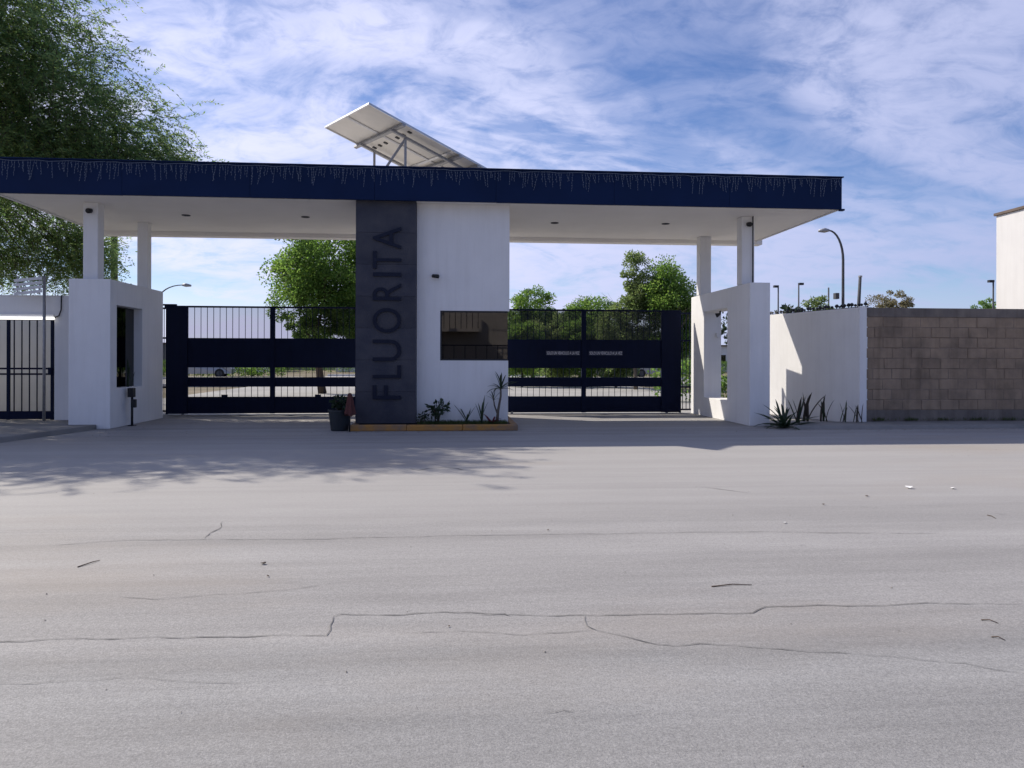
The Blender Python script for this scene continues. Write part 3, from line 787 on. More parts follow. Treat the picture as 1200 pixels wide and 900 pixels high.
# anti-climb knobs along its top
sp = thing('wall_spike_strip', (8.2, 16.6, 2.41), 'strip of small dark anti-climb spikes along the wing wall top', 'spikes')
m = MB(); q0 = wA + wnrm * 0.1; q1 = wB + wnrm * 0.1
m.tube([q0 + Vector((0, 0, 2.412)), q1 + Vector((0, 0, 2.43))], 0.012, 6); m.build('base_strip', 'black_plastic', sp)
sk = MB(); sk.lathe([(0.008, 0), (0.008, 0.018), (0.03, 0.03), (0.038, 0.05), (0.026, 0.072), (0.004, 0.085)], (0, 0, 0), 7)
skm = sk.mesh('spike'); skm.materials.append(MATS['black_plastic'])
random.seed(8)
for i in range(34):
    p = q0.lerp(q1, (i + 0.5) / 34)
    o = bpy.data.objects.new('spike', skm); COL.objects.link(o); o.parent = sp; o.matrix_parent_inverse = Matrix.Translation(sp.location).inverted()
    o.location = (p.x + random.uniform(-.02, .02), p.y, 2.415 + 0.02 * i / 34); o.rotation_euler = (random.uniform(-.25, .25), random.uniform(-.25, .25), i)
    k = random.uniform(0.75, 1.25); o.scale = (k, k, k)

bw = thing('block_wall', (12, 15.05, 0), 'bare grey brown concrete block wall along the pavement', 'wall')
XW0, XW1, YW = 8.46, 15.9, 14.96
core = box('mortar_core', 'mortar', bw, XW0, XW1, YW + 0.012, YW + 0.18, 0, 2.2)
box('base_beam', 'cast_concrete', bw, XW0, XW1, YW - 0.004, YW + 0.01195, 0, 0.30, 0.003)
box('cap_beam', 'cast_concrete', bw, XW0, XW1, YW - 0.002, YW + 0.182, 2.2005, 2.385, 0.008)
bl, bh, nrow = 0.405, (2.2 - 0.30) / 9, 9
def block_mesh(w, seed):
    rnd = random.Random(seed)
    me = MB().box(-w / 2, w / 2, 0, 0.02, -bh / 2 + 0.006, bh / 2 - 0.006).mesh('block')
    bm = bmesh.new(); bm.from_mesh(me)
    ed = [e for e in bm.edges if all(v.co.y < 0.01 for v in e.verts)]
    bmesh.ops.bevel(bm, geom=ed, offset=0.006, segments=1, affect='EDGES')
    for v in bm.verts:
        v.co.x += rnd.uniform(-.003, .003); v.co.z += rnd.uniform(-.003, .003); v.co.y += rnd.uniform(-.0015, .0015)
    bm.to_mesh(me); bm.free(); me.materials.append(MATS['block'])
    return me
full = [block_mesh(bl - 0.012, k) for k in range(5)]
random.seed(21)
for r0 in range(nrow):
    x = XW0 + 0.004 - (bl / 2 if r0 % 2 else 0) - random.uniform(0, 0.05)
    while x < XW1 - 0.05:
        a, b = max(x, XW0 + 0.004), min(x + bl, XW1)
        x += bl
        if b - a < 0.06: continue
        me = random.choice(full) if b - a > bl - 0.001 else block_mesh(b - a - 0.012, int(a * 100))
        o = bpy.data.objects.new('block', me); COL.objects.link(o); o.parent = bw; o.matrix_parent_inverse = Matrix.Translation(bw.location).inverted()
        o.location = ((a + b) / 2, YW + (random.uniform(0.006, 0.0105) if random.random() < 0.55 else random.uniform(-0.004, 0.006)), 0.30 + (r0 + 0.5) * bh)
        o.rotation_euler = (0, random.uniform(-.006, .006), 0)
struct(box('low_wall_beyond', 'cast_concrete', None, XW1 + 0.002, 45, YW, YW + 0.18, 0, 2.385))
bpy.data.objects['low_wall_beyond']['kind'] = ''
del bpy.data.objects['low_wall_beyond']['kind']
tag(bpy.data.objects['low_wall_beyond'], 'plain continuation of the grey boundary wall beyond the block work', 'wall')
bpy.data.objects['low_wall_beyond'].name = 'boundary_wall'

# ================================================================== LEFT PEDESTRIAN ENTRANCE
pw = thing('pedestrian_wall', (-9, 16.1, 0), 'white wall with doorway for the pedestrian gate left of niche pillar', 'wall')
PYY = 16.0
box('pier', 'stucco', pw, -7.80, -6.995, PYY, PYY + 0.2, 0.0, 2.54)
box('lintel', 'stucco', pw, -9.6, -7.8005, PYY, PYY + 0.2, 2.17, 2.54)
box('far_pier', 'stucco', pw, -20, -9.6005, PYY, PYY + 0.2, 0.0, 2.54)
box('coping', 'stucco', pw, -20.02, -7.0, PYY - 0.012, PYY + 0.212, 2.5405, 2.565, 0.004)
pg = thing('pedestrian_gate', (-8.7, PYY + 0.06, 0.085), 'black barred pedestrian gate with double middle rail under the tube lamp', 'gate')
y = PYY + 0.06
for z0, h in ((0.10, 0.16), (0.98, 0.035), (1.09, 0.035), (2.07, 0.06)):
    box('rail', 'gate_paint', pg, -9.55, -7.82, y - 0.02, y + 0.02, z0, z0 + h)
for x in (-9.58, -8.70, -7.865):
    box('stile', 'gate_paint', pg, x - 0.025, x + 0.025, y - 0.025, y + 0.025, 0.09, 2.14)
for i in range(11):
    x = -9.55 + 0.145 * (i + 0.6)
    if abs(x + 8.7) < 0.05: continue
    box('bar', 'gate_paint', pg, x - 0.009, x + 0.009, y - 0.009, y + 0.009, 0.26, 2.07)
box('lock_box', 'gate_paint', pg, -7.93, -7.86, y - 0.05, y - 0.026, 0.98, 1.13, 0.004)
# white rooms wall seen through it
o = box('garden_wall', 'stucco', None, -12, -7.6, 19.4, 19.6, 0, 2.3); tag(o, 'white garden wall seen through the bars of the pedestrian gate', 'wall')
tl = thing('tube_lamp', (-8.7, PYY - 0.05, 2.1), 'lit white tube lamp above the pedestrian gate', 'lamp')
m = MB(); m.tube([(-9.5, PYY - 0.06, 2.105), (-7.78, PYY - 0.06, 2.105)], 0.03, 12); m.build('tube', 'lit_tube', tl, True)
box('fitting', 'white_paint_metal', tl, -9.5, -7.80, PYY - 0.035, PYY - 0.0005, 2.125, 2.185)
m = MB(); m.tube([(-7.79, PYY - 0.03, 2.12), (-7.70, PYY - 0.03, 2.16), (-7.66, PYY - 0.03, 2.28), (-7.655, PYY - 0.03, 2.565)], 0.012, 6); m.build('cable', 'black_plastic', tl, True)
ps = thing('slatted_sign_post', (-7.93, 15.75, 0.085), 'grey steel post carrying a tilted panel of four pale slats', 'sign post')
m = MB(); m.tube([(-7.87, 15.75, 0.085), (-7.87, 15.75, 2.92)], 0.028, 10); m.build('post', 'galvanised', ps, True)
for k in range(4):
    z0 = 2.60 + 0.085 * k
    vs = []
    for (x, dz) in ((-8.42, -0.06), (-7.90, 0.0)):
        for yy in (15.72, 15.735):
            for zz in (z0 + dz, z0 + dz + 0.055): vs.append((x, yy, zz))
    MB().add(vs, [(0, 1, 3, 2), (4, 6, 7, 5), (0, 4, 5, 1), (2, 3, 7, 6), (0, 2, 6, 4), (1, 5, 7, 3)]).build('slat', 'white_paint_metal', ps)
for x in (-8.36, -7.96):
    MB().box(x - 0.012, x + 0.012, 15.736, 15.75, 2.56, 2.92).build('bracket', 'galvanised', ps)

# ================================================================== BUCKET + CLOTH
bk = thing('plant_bucket', (-1.95, 14.28, 0), 'black plastic bucket with a leafy plant at the kerb end', 'bucket')
m = MB(); m.lathe([(0.15, 0.0), (0.158, 0.02), (0.20, 0.35), (0.215, 0.352), (0.215, 0.385), (0.198, 0.385), (0.185, 0.30), (0.01, 0.30)], (-1.97, 14.30, 0), 24); m.build('bucket', 'bucket_plastic', bk, False)
m = MB(); m.lathe([(0.184, 0.296), (0.18, 0.318), (0.06, 0.33)], (-1.97, 14.30, 0), 20); m.build('potting_soil', 'soil', bk)
cl = thing('cloth_on_stake', (-1.76, 14.05, 0), 'faded red cloth draped over a short dark stake by the bucket', 'cloth')
m = MB(); m.tube([(-1.755, 14.04, 0), (-1.755, 14.04, 0.68)], 0.016, 8); m.build('stake', 'black_plastic', cl, True)
m = MB(); vs = []; fs = []; nn_ = 28
for i, (r0, z0) in enumerate(((0.006, 0.70), (0.03, 0.69), (0.045, 0.63), (0.06, 0.52), (0.078, 0.40), (0.088, 0.31))):
    for k in range(nn_):
        w = 2 * math.pi * k / nn_; f = 1 + (0.05 + 0.05 * i) * math.sin(w * 5 + i * 0.3) + 0.06 * math.sin(w * 3 + 1)
        vs.append((-1.755 + r0 * f * math.cos(w), 14.04 + r0 * f * math.sin(w), z0 + (0.03 * math.sin(w * 2 + .5) if i == 5 else 0)))
for i in range(5):
    for k in range(nn_): fs.append((i * nn_ + k, i * nn_ + (k + 1) % nn_, (i + 1) * nn_ + (k + 1) % nn_, (i + 1) * nn_ + k))
m.add(vs, fs); m.build('cloth', 'faded_red_cloth', cl, True)

# ================================================================== PLANTS
def blade_mesh(name, L0, w, droop, mat, n=6, fold=0.25):
    m = MB(); vs = []; fs = []
    ang = 0.0; p = Vector((0, 0, 0))
    for i in range(n + 1):
        t = i / n
        ww_ = w * (0.55 + 0.9 * t) * (1 - t) ** 0.6 * 1.25 if t < 1 else 0.0005
        ww_ = max(ww_, 0.0008)
        d = Vector((math.sin(ang), 0, math.cos(ang)))
        nrm = Vector((-math.cos(ang), 0, math.sin(ang)))
        vs += [p + Vector((0, ww_ / 2, 0)) + nrm * ww_ * fold, p, p + Vector((0, -ww_ / 2, 0)) + nrm * ww_ * fold]
        p = p + d * L0 / n
        ang += droop / n
    for i in range(n):
        a = i * 3
        fs += [(a, a + 1, a + 4, a + 3), (a + 1, a + 2, a + 5, a + 4)]
    m.add(vs, fs)
    me = m.mesh(name, True); me.materials.append(MATS[mat]); return me
def put_leaf(par, me, loc, tilt, az, k=1.0, name='leaf'):
    o = bpy.data.objects.new(name, me); COL.objects.link(o); o.parent = par
    o.matrix_parent_inverse = Matrix.Translation(par.location).inverted()
    o.location = loc; o.rotation_euler = (0, tilt, az); o.scale = (k, k, k)
    return o
random.seed(77)
ag_l = [blade_mesh('leaf', 0.66, 0.075, d, 'leaf_dark') for d in (0.15, 0.4, 0.9)]
sw_l = [blade_mesh('leaf', 0.6, 0.055, d, 'leaf_dark') for d in (0.05, 0.2)]
dr_l = [blade_mesh('leaf', 0.42, 0.05, d, 'leaf_dark') for d in (0.2, 0.7, 1.2)]
dy_l = [blade_mesh('leaf', 0.6, 0.075, d, 'blade_dry') for d in (0.1, 0.45)]
rd_l = [blade_mesh('leaf', 0.22, 0.045, d, 'leaf_red') for d in (0.5, 0.9)]
def rosette(name, loc, label, cat, meshes, n, t0, t1, k0, k1, group=None, spread=0.03):
    p = thing(name, loc, label, cat, group)
    for i in range(n):
        az = i * 2.39996 + random.uniform(-.3, .3)
        put_leaf(p, random.choice(meshes), (loc[0] + random.uniform(-spread, spread), loc[1] + random.uniform(-spread, spread), loc[2]), random.uniform(t0, t1), az, random.uniform(k0, k1))
    return p
# agave at the slotted pillar's corner
ag = rosette('agave', (6.52, 14.40, 0.0), 'dark spiky agave at the foot of the slotted pillar', 'agave', ag_l, 44, 0.25, 1.5, 0.6, 1.0, spread=0.06)
# withered blade plants along the wing wall
spots = [(6.95, 14.7, 6, 0.9, 'tall dark blade plant nearest the agave by the wing wall'), (7.25, 15.0, 5, 1.05, 'thin upright blade plant between agave and withered clumps'),
         (7.62, 15.0, 7, 0.95, 'thick withered blade clump in the middle of the wing wall foot'), (7.95, 14.85, 4, 0.7, 'bent withered blade plant with a drooping leaf by wing wall'),
         (8.2, 14.75, 5, 0.75, 'small blade plant at the end of the wing wall')]
for x, yy, n, k, lb in spots:
    rosette('blade_plant', (x, yy, 0.07), lb, 'plant', dy_l + [sw_l[0]], n, 0.02, 0.42, k * 0.75, k * 1.1, 'blade plants along the wing wall', 0.07)
# booth bed: snake plants, dracaena, bromeliad, small shrub
rosette('snake_plant', (0.62, 14.42, KT - .015), 'upright snake plant with tall paired leaves in the booth bed', 'plant', sw_l, 5, 0.05, 0.35, 0.7, 1.05, spread=0.05)
rosette('snake_plant', (0.36, 14.42, KT - .015), 'leaning snake plant with low spread leaves in the booth bed', 'plant', sw_l, 6, 0.3, 0.8, 0.5, 0.8, spread=0.05)
rosette('bromeliad', (0.82, 14.38, KT - .015), 'small red leaved bromeliad beside the dracaena trunk', 'plant', rd_l, 12, 0.3, 1.1, 0.8, 1.2, spread=0.03)
dr = thing('dracaena', (0.93, 14.42, KT - .015), 'slim dracaena with spiky leaf heads against the booth wall', 'plant')
m = MB(); m.tube([(0.93, 14.42, 0.11), (0.95, 14.42, 0.35), (1.0, 14.42, 0.62), (1.0, 14.42, 0.78)], [0.03, 0.026, 0.02, 0.016], 8); m.build('trunk', 'pale_bark', dr, True)
m = MB(); m.tube([(0.935, 14.42, 0.3), (0.88, 14.41, 0.45), (0.86, 14.41, 0.6)], [0.016, 0.014, 0.01], 8); m.build('side_stem', 'pale_bark', dr, True)
for i in range(16): put_leaf(dr, random.choice(dr_l), (1.0, 14.42, 0.74 + 0.02 * random.random()), random.uniform(0.1, 1.5), i * 2.4, random.uniform(.65, .95))
for i in range(7): put_leaf(dr, random.choice(dr_l), (0.86, 14.41, 0.55), random.uniform(0.1, 1.3), i * 2.4, random.uniform(.4, .6))
# low shrub with broad leaves
def leaf_cloud(n, c, rad, length, width, seed, droop=0.0):
    rg = np.random.default_rng(seed)
    d = unit(rg.normal(size=(n, 3))); r = rg.random(n) ** (1 / 2.2)
    P = np.array(c) + d * r[:, None] * np.array(rad)
    D = unit(d + rg.normal(size=(n, 3)) * 0.6 + np.array([0, 0, -droop])); U = unit(np.cross(D, rg.normal(size=(n, 3))))
    return leaf_quads(P, D, U, length * rg.uniform(.7, 1.3, n), width * rg.uniform(.7, 1.3, n))
def shrub(name, loc, h, rad, n, leaf, mat, label, cat='shrub', seed=1, clumps=1, group=None):
    t = thing(name, loc, label, cat, group)
    rnd = random.Random(seed)
    m = MB(); Vs = []; Fs = []; off = 0
    for k in range(max(3, clumps)):
        a = k * 2.4 + rnd.random(); rr = rad * rnd.uniform(0.15, 0.75)
        top = Vector(loc) + Vector((math.cos(a) * rr, math.sin(a) * rr, h * rnd.uniform(0.6, 0.92)))
        base = Vector(loc) + Vector((math.cos(a) * 0.02, math.sin(a) * 0.02, 0))
        m.tube([base, base.lerp(top, 0.5) + Vector((0, 0, h * 0.05)), top], [0.012 * (1 + h * 0.5), 0.008 * (1 + h * 0.4), 0.004], 5)
        V, Fq = leaf_cloud(n // max(3, clumps), top - Vector((0, 0, h * 0.08)), (rad * 0.45, rad * 0.45, h * 0.28), leaf, leaf * 0.5, seed * 31 + k)
        Vs.append(V); Fs.append(Fq + off); off += len(V)
    m.build('stem', 'bark', t, True)
    o = link('foliage', raw_mesh('foliage', np.concatenate(Vs), np.concatenate(Fs)), mat, t)
    o['kind'] = 'stuff'
    return t
shrub('small_shrub', (-0.2, 14.42, KT - .015), 0.42, 0.24, 90, 0.11, 'leaf_dark', 'low dark shrub in the booth bed next to the stone slab', seed=4, clumps=5)
shrub('bucket_plant', (-1.98, 14.30, 0.32), 0.30, 0.2, 120, 0.09, 'leaf_dark', 'dark leafy plant growing in the black bucket', 'plant', seed=9, clumps=5)
shrub('ground_shrub', (-0.47, 14.38, KT - .015), 0.2, 0.12, 80, 0.06, 'leaf_dark', 'tiny round shrub against the corner of the stone slab', 'shrub', seed=14, clumps=4)
nch = thing('niche_plant', (-6.34, 15.9, 0.75), 'dark blade plant standing in the glazed pillar niche', 'plant')
for i in range(6): put_leaf(nch, sw_l[i % 2], (-6.34 + random.uniform(-.03, .03), 15.9 + random.uniform(-.1, .1), 0.75), random.uniform(0.02, 0.2), i * 2.4, random.uniform(0.5, 0.95))
# grass of the booth bed
rg = np.random.default_rng(6)
n = 2600
P = np.stack([rg.uniform(-0.55, 1.12, n), rg.uniform(14.27, 14.6, n), np.full(n, KT - .018)], 1)
D = unit(np.stack([rg.normal(0, .35, n), rg.normal(0, .35, n), np.ones(n)], 1)); U = unit(np.cross(D, rg.normal(size=(n, 3))))
V, Fq = leaf_quads(P, D, U, rg.uniform(.03, .10, n), np.full(n, 0.008))
o = link('grass', raw_mesh('grass', V, Fq), 'grass'); tag(o, 'short dark grass in the bed before the booth wall', 'grass', kind='stuff')
# weeds at the foot of the block wall
n = 900
P = np.stack([rg.uniform(8.5, 15, n) , 14.94 - rg.random(n) ** 2 * 0.12, np.full(n, 0.085)], 1)
P[:, 0] += 0.25 * np.sin(P[:, 0] * 9)
D = unit(np.stack([rg.normal(0, .5, n), rg.normal(-.2, .4, n), np.ones(n)], 1)); U = unit(np.cross(D, rg.normal(size=(n, 3))))
V, Fq = leaf_quads(P, D, U, rg.uniform(.03, .11, n), np.full(n, 0.009))
o = link('weeds', raw_mesh('weeds', V, Fq), 'grass'); tag(o, 'thin dry weeds along the foot of the block wall', 'weeds', kind='stuff')

# ================================================================== TREES
def limb_tree(t, base, height, spread, seed, bark='bark', r0=0.16, levels=3, fork=0.35, lean=(0, 0)):
    """tapered trunk with limbs; returns points of the outer limbs"""
    rnd = random.Random(seed); m = MB(); tips = []
    def grow(p, d, L0, r, lev):
        pts = [p]; rr = [r]; n = 5
        for i in range(n):
            d = (d + Vector((rnd.uniform(-.14, .14), rnd.uniform(-.14, .14), rnd.uniform(-.03, .1)))).normalized()
            p = p + d * L0 / n; pts.append(p); rr.append(r * (1 - 0.5 * (i + 1) / n))
        m.tube(pts, rr, 7 if lev == 0 else 5)
        for q in pts[2:]: 
            if lev >= 1: tips.append(q)
        if lev < levels:
            for k in range(3 if lev else 4):
                a = rnd.uniform(0, 2 * math.pi); tilt = rnd.uniform(0.4, 0.95)
                s = Vector((math.cos(a), math.sin(a), 0))
                nd = (d * math.cos(tilt) + s * math.sin(tilt) * spread).normalized()
                grow(pts[-1 - (k % 3 == 2)], nd, L0 * rnd.uniform(.55, .8), rr[-1] * 0.75, lev + 1)
    grow(Vector(base), Vector((lean[0], lean[1], 1)).normalized(), height * fork, r0, 0)
    m.build('trunk', bark, t, True)
    return tips

def broad_tree(loc, height, blobs, nleaf, leaf, mat, label, seed, bark='bark', r0=0.14, group=None, fork=0.32, nclump=90, name='broadleaf_tree', aspect=0.62, puff=(0.12, 0.27)):
    t = thing(name, loc, label, 'tree', group)
    limb_tree(t, loc, height, 0.9, seed, bark, r0, 3, fork)
    rg = np.random.default_rng(seed)
    w = np.array([b[1][0] * b[1][1] * b[1][2] for b in blobs]); w = w / w.sum()
    Ps = []; Ds = []; Cs = []
    per = nleaf // nclump
    for k in range(nclump):
        c, r = blobs[rg.choice(len(blobs), p=w)]
        d = rg.normal(size=3); d /= np.linalg.norm(d); rr = rg.random() ** 0.42
        cc = np.array(loc) + np.array(c) + d * rr * np.array(r)
        cs = np.mean(r) * rg.uniform(*puff)
        pp = rg.normal(size=(per, 3)); pn = unit(pp) * (rg.random((per, 1)) ** 0.5) * cs * np.array([1.15, 1.15, 0.8])
        Ps.append(cc + pn); Ds.append(unit(pn) + d * 0.5)
    P = np.concatenate(Ps); D = unit(np.concatenate(Ds) + rg.normal(size=P.shape) * 0.7 + np.array([0, 0, -0.25]))
    U = unit(np.cross(D, rg.normal(size=P.shape)))
    n = len(P)
    V, Fq = leaf_quads(P, D, U, leaf * rg.uniform(.65, 1.35, n), leaf * aspect * rg.uniform(.65, 1.35, n))
    V[:, 2] = np.maximum(V[:, 2], 0.05)
    o = link('crown', raw_mesh('crown', V, Fq), mat, t); o['kind'] = 'stuff'
    return t
# tree behind the left gate
p = PY(378, 422, 30)
broad_tree((p.x, 30, 0), 7.4, [((0.2, 0, 4.9), (2.1, 2.0, 2.3)), ((-1.0, .2, 3.9), (1.3, 1.2, 1.4)), ((1.6, .3, 3.6), (1.5, 1.5, 1.9)), ((-1.3, 0, 2.6), (1.1, .9, .6)), ((.6, 0, 2.6), (1.9, 1.5, .9)), ((.9, .3, 1.9), (1.9, 1.3, .8))], 70000, 0.10, 'leaf_ash', 'dense bright green tree rising behind the gate beside the niche pillar', 31, r0=0.17, nclump=300, puff=(0.14, 0.32))
# trees behind the right gate
p = PY(745, 422, 34)
broad_tree((p.x, 34, 0), 6.2, [((0.0, 0, 5.2), (0.62, .5, 1.15)), ((0.8, 0, 4.85), (0.5, .5, 1.0)), ((0.35, 0, 4.1), (0.95, .7, .9)), ((0.1, 0, 3.2), (1.15, .9, 1.1)), ((-0.95, .2, 3.0), (0.75, .8, 1.0)), ((0.2, 0, 2.1), (1.5, 1.0, 0.8))], 34000, 0.095, 'leaf_poplar', 'tall thin leaved tree with two tips above the lettered gate', 36, 'pale_bark', 0.10, nclump=230, name='poplar_tree', puff=(0.2, 0.42))
p = PY(787, 422, 33)
broad_tree((p.x, 33, 0), 5.8, [((-.05, 0, 4.1), (0.85, .9, 1.7)), ((0.3, 0, 2.9), (0.75, .8, 1.3)), ((0, 0, 1.9), (0.9, .8, .8))], 30000, 0.10, 'leaf_ash', 'dense dark green upright tree beside the slotted pillar', 33, 'pale_bark', 0.10, nclump=110, name='poplar_tree', puff=(0.28, 0.55))
for px, Y, h, rx, sd_, lb in ((624, 42, 5.2, 1.25, 41, 'low round tree over the lettered gate nearest the booth'), (664, 46, 4.75, 1.1, 42, 'small pale tree between the round tree and the wide tree'),
                              (694, 42, 4.85, 1.6, 43, 'low wide tree next to the tall thin leaved tree')):
    p = PY(px, 422, Y)
    broad_tree((p.x, Y, 0), h, [((0, 0, h - 1.3), (rx, rx, 1.25)), ((rx * .4, 0, h - 2.3), (rx * .9, rx, 1.2)), ((-rx * .5, .3, h - 2.2), (rx * .8, rx, 1.1)), ((0, 0, 1.5), (rx * 1.1, rx, .8))], 24000, 0.12, 'leaf_ash' if sd_ != 42 else 'leaf_poplar', lb, sd_, r0=0.12, nclump=130, puff=(0.18, 0.4))
for px, Y, h, rx, sd_, lb in ((612, 37, 3.3, 1.0, 71, 'rounded bush behind the screen of the lettered gate, next to the booth'), (648, 38, 3.5, 1.2, 72, 'rounded bush behind the lettered gate left of its mullion'),
                              (688, 37, 3.4, 1.1, 73, 'rounded bush behind the mullion of the lettered gate'), (722, 36, 3.2, 0.9, 74, 'rounded bush under the tall thin leaved tree')):
    p = PY(px, 422, Y)
    broad_tree((p.x, Y, 0), h, [((0, 0, h - .9), (rx, .8, .85)), ((0, 0, 1.3), (rx * 1.1, .9, 1.0))], 12000, 0.12, 'leaf_ash' if sd_ % 2 else 'leaf_poplar', lb, sd_, r0=0.06, nclump=90, name='round_bush', puff=(0.2, 0.42))
# far trees above the boundary walls
for px, Y, ytop, rx, sd_, mat, lb in ((1048, 44, 338, 0.95, 51, 'leaf_dry', 'pale yellowish tree above the block wall near the wing wall'), (1024, 48, 346, 0.6, 52, 'leaf_dry', 'thin pale shrubby tree behind the end of the wing wall'),
                                      (1156, 46, 347, 0.9, 53, 'leaf_ash', 'small tree beside the corner of the white house'),
                                      (958, 36, 346, 0.7, 54, 'leaf_poplar', 'sparse little tree above the middle of the wing wall')):
    p = PY(px, ytop, Y)
    broad_tree((p.x, Y, 0), p.z, [((0, 0, p.z - 0.9), (rx, rx, .9)), ((rx * .4, 0, p.z - 1.6), (rx, rx, .9))], 5200 if 'thin' not in lb else 1100, 0.11, mat, lb, sd_, r0=0.07, nclump=60)
# shrub behind the wing wall
p = PY(920, 345, 19.6)
broad_tree((p.x, 19.6, 0), 3.0, [((-.1, 0, 2.25), (0.45, .4, .55)), ((0.25, 0, 2.7), (.28, .3, .4)), ((-.3, .1, 1.4), (.5, .5, .7))], 900, 0.11, 'leaf_dark', 'tall loose shrub peeping over the wing wall beside the slotted pillar', 61, r0=0.03, nclump=36, name='tall_shrub')
p = PY(862, 326, 21)
broad_tree((p.x, 21, 0), 3.4, [((0, 0, 2.9), (.3, .3, .4)), ((-.2, 0, 2.3), (.4, .4, .6))], 420, 0.12, 'leaf_dark', 'dark shrub showing just above the slotted pillar', 62, r0=0.03, nclump=22, name='tall_shrub')

# big feathery tree by the left end of the canopy
ft = thing('feathery_tree', (-11.6, 17.6, 0), 'large feathery mesquite like tree overhanging the canopy end', 'tree')
tips = limb_tree(ft, (-11.6, 17.6, 0), 8.2, 1.15, 12, 'bark', 0.26, 3, 0.36)
rg = np.random.default_rng(12)
blobs = [((-11.2, 17.2, 7.9), (3.9, 3.4, 3.4)), ((-9.0, 17.6, 6.5), (2.3, 2.4, 1.6)), ((-9.5, 16.8, 8.8), (2.1, 2.2, 1.6)), ((-8.1, 17.9, 5.8), (1.9, 1.8, 0.7)),
         ((-12.0, 15.2, 7.0), (3.2, 2.0, 2.2)), ((-11.0, 20.6, 4.6), (1.9, 1.3, 1.5)), ((-13.5, 17.6, 6.0), (3.4, 3.6, 3.2)), ((-9.35, 20.6, 4.1), (0.75, .8, .6))]
wts = np.array([5.0, 2.9, 1.9, 1.9, 2.8, 1.9, 1.2, 0.6]); wts /= wts.sum()
NT = 13500
bi = rg.choice(len(blobs), NT, p=wts)
C_ = np.array([b[0] for b in blobs])[bi]; R_ = np.array([b[1] for b in blobs])[bi]
# boughs: twigs gather round bough centres so sky shows between them
NB = 420
bc_i = rg.choice(len(blobs), NB, p=wts)
bd = unit(rg.normal(size=(NB, 3))); br = rg.random(NB) ** 0.40
BC = np.array([b[0] for b in blobs])[bc_i] + bd * br[:, None] * np.array([b[1] for b in blobs])[bc_i]
which = rg.integers(0, NB, NT)
base = BC[which] + rg.normal(size=(NT, 3)) * np.array([0.42, 0.42, 0.20])
out = unit((base - np.array([-11.0, 16.6, 6.8])) * np.array([1, 1, 0.5]) * 0.5 + rg.normal(size=(NT, 3)) * 1.3)
ln = rg.uniform(0.35, 0.85, NT)
droop = rg.uniform(0.15, 0.75, NT)
K = 20
Pl = []; Dl = []; Sv = []; Sf = []
tt = np.linspace(0.05, 1, K)
side = unit(np.cross(out, np.tile([0, 0, 1.0], (NT, 1)) + rg.normal(size=(NT, 3)) * .2))
def twig_pt(t): return base + out * (ln * t)[:, None] - np.array([0, 0, 1.0]) * (droop * ln * t * t)[:, None]
for k, t in enumerate(tt):
    p = twig_pt(t); s = 1 if k % 2 else -1
    d = unit(side * s + out * 0.55 + rg.normal(size=(NT, 3)) * 0.35 - np.array([0, 0, 0.25]))
    Pl.append(p); Dl.append(d)
P = np.concatenate(Pl); D = np.concatenate(Dl)
keep = ~((P[:, 2] < 5.15) & (P[:, 2] > 2.4) & (P[:, 1] > 13.6) & (P[:, 1] < 19.3) & (P[:, 0] > -8.5)) & (P[:, 2] > 2.7) & ~((P[:, 1] > 19.2) & (P[:, 2] < 5.2) & (P[:, 0] > (-0.388 - rg.uniform(0, .035, len(P))) * P[:, 1]))
P, D = P[keep], D[keep]
U = unit(np.cross(D, rg.normal(size=P.shape)))
V, Fq = leaf_quads(P, D, U, rg.uniform(.055, .13, len(P)), rg.uniform(.02, .038, len(P)))
o = link('crown', raw_mesh('crown', V, Fq), 'leaf_mesquite', ft); o['kind'] = 'stuff'
# twigs as thin strips
a = twig_pt(0.0); b = twig_pt(0.5); c = twig_pt(1.0)
w_ = side * 0.006
V = np.stack([a - w_, a + w_, b + w_ * .7, b - w_ * .7, c + w_ * .3, c - w_ * .3], 1)
kk = ~((base[:, 2] < 5.6) & (base[:, 1] > 13.6) & (base[:, 1] < 19.3) & (base[:, 0] > -9.2)) & (base[:, 2] > 3.2) & ~((base[:, 1] > 18.6) & (base[:, 2] < 5.6) & (base[:, 0] > -0.44 * base[:, 1]))
V = V[kk].reshape(-1, 3); nn2 = len(V) // 6
idx = np.arange(nn2)[:, None] * 6
Fq = np.concatenate([idx + np.array([[0, 1, 2, 3]]), idx + np.array([[3, 2, 4, 5]])])
o = link('twigs', raw_mesh('twigs', V, Fq), 'bark', ft); o['kind'] = 'stuff'
# boughs joining the limbs
m = MB(); rnd = random.Random(4)
for q in BC[::3]:
    q = Vector(q)
    if q.z < 5.4 and 13.6 < q.y < 19.3 and q.x > -9.2: continue
    s = min(tips, key=lambda v: (v - q).length)
    mid = s.lerp(q, 0.5) + Vector((0, 0, 0.25))
    if q.z > 5.2 and mid.z < 5.3 and mid.x > -8.6: mid.z = 5.3
    m.tube([s, mid, q], [0.035, 0.022, 0.008], 4, False)
m.build('boughs', 'bark', ft, True)['kind'] = 'stuff'

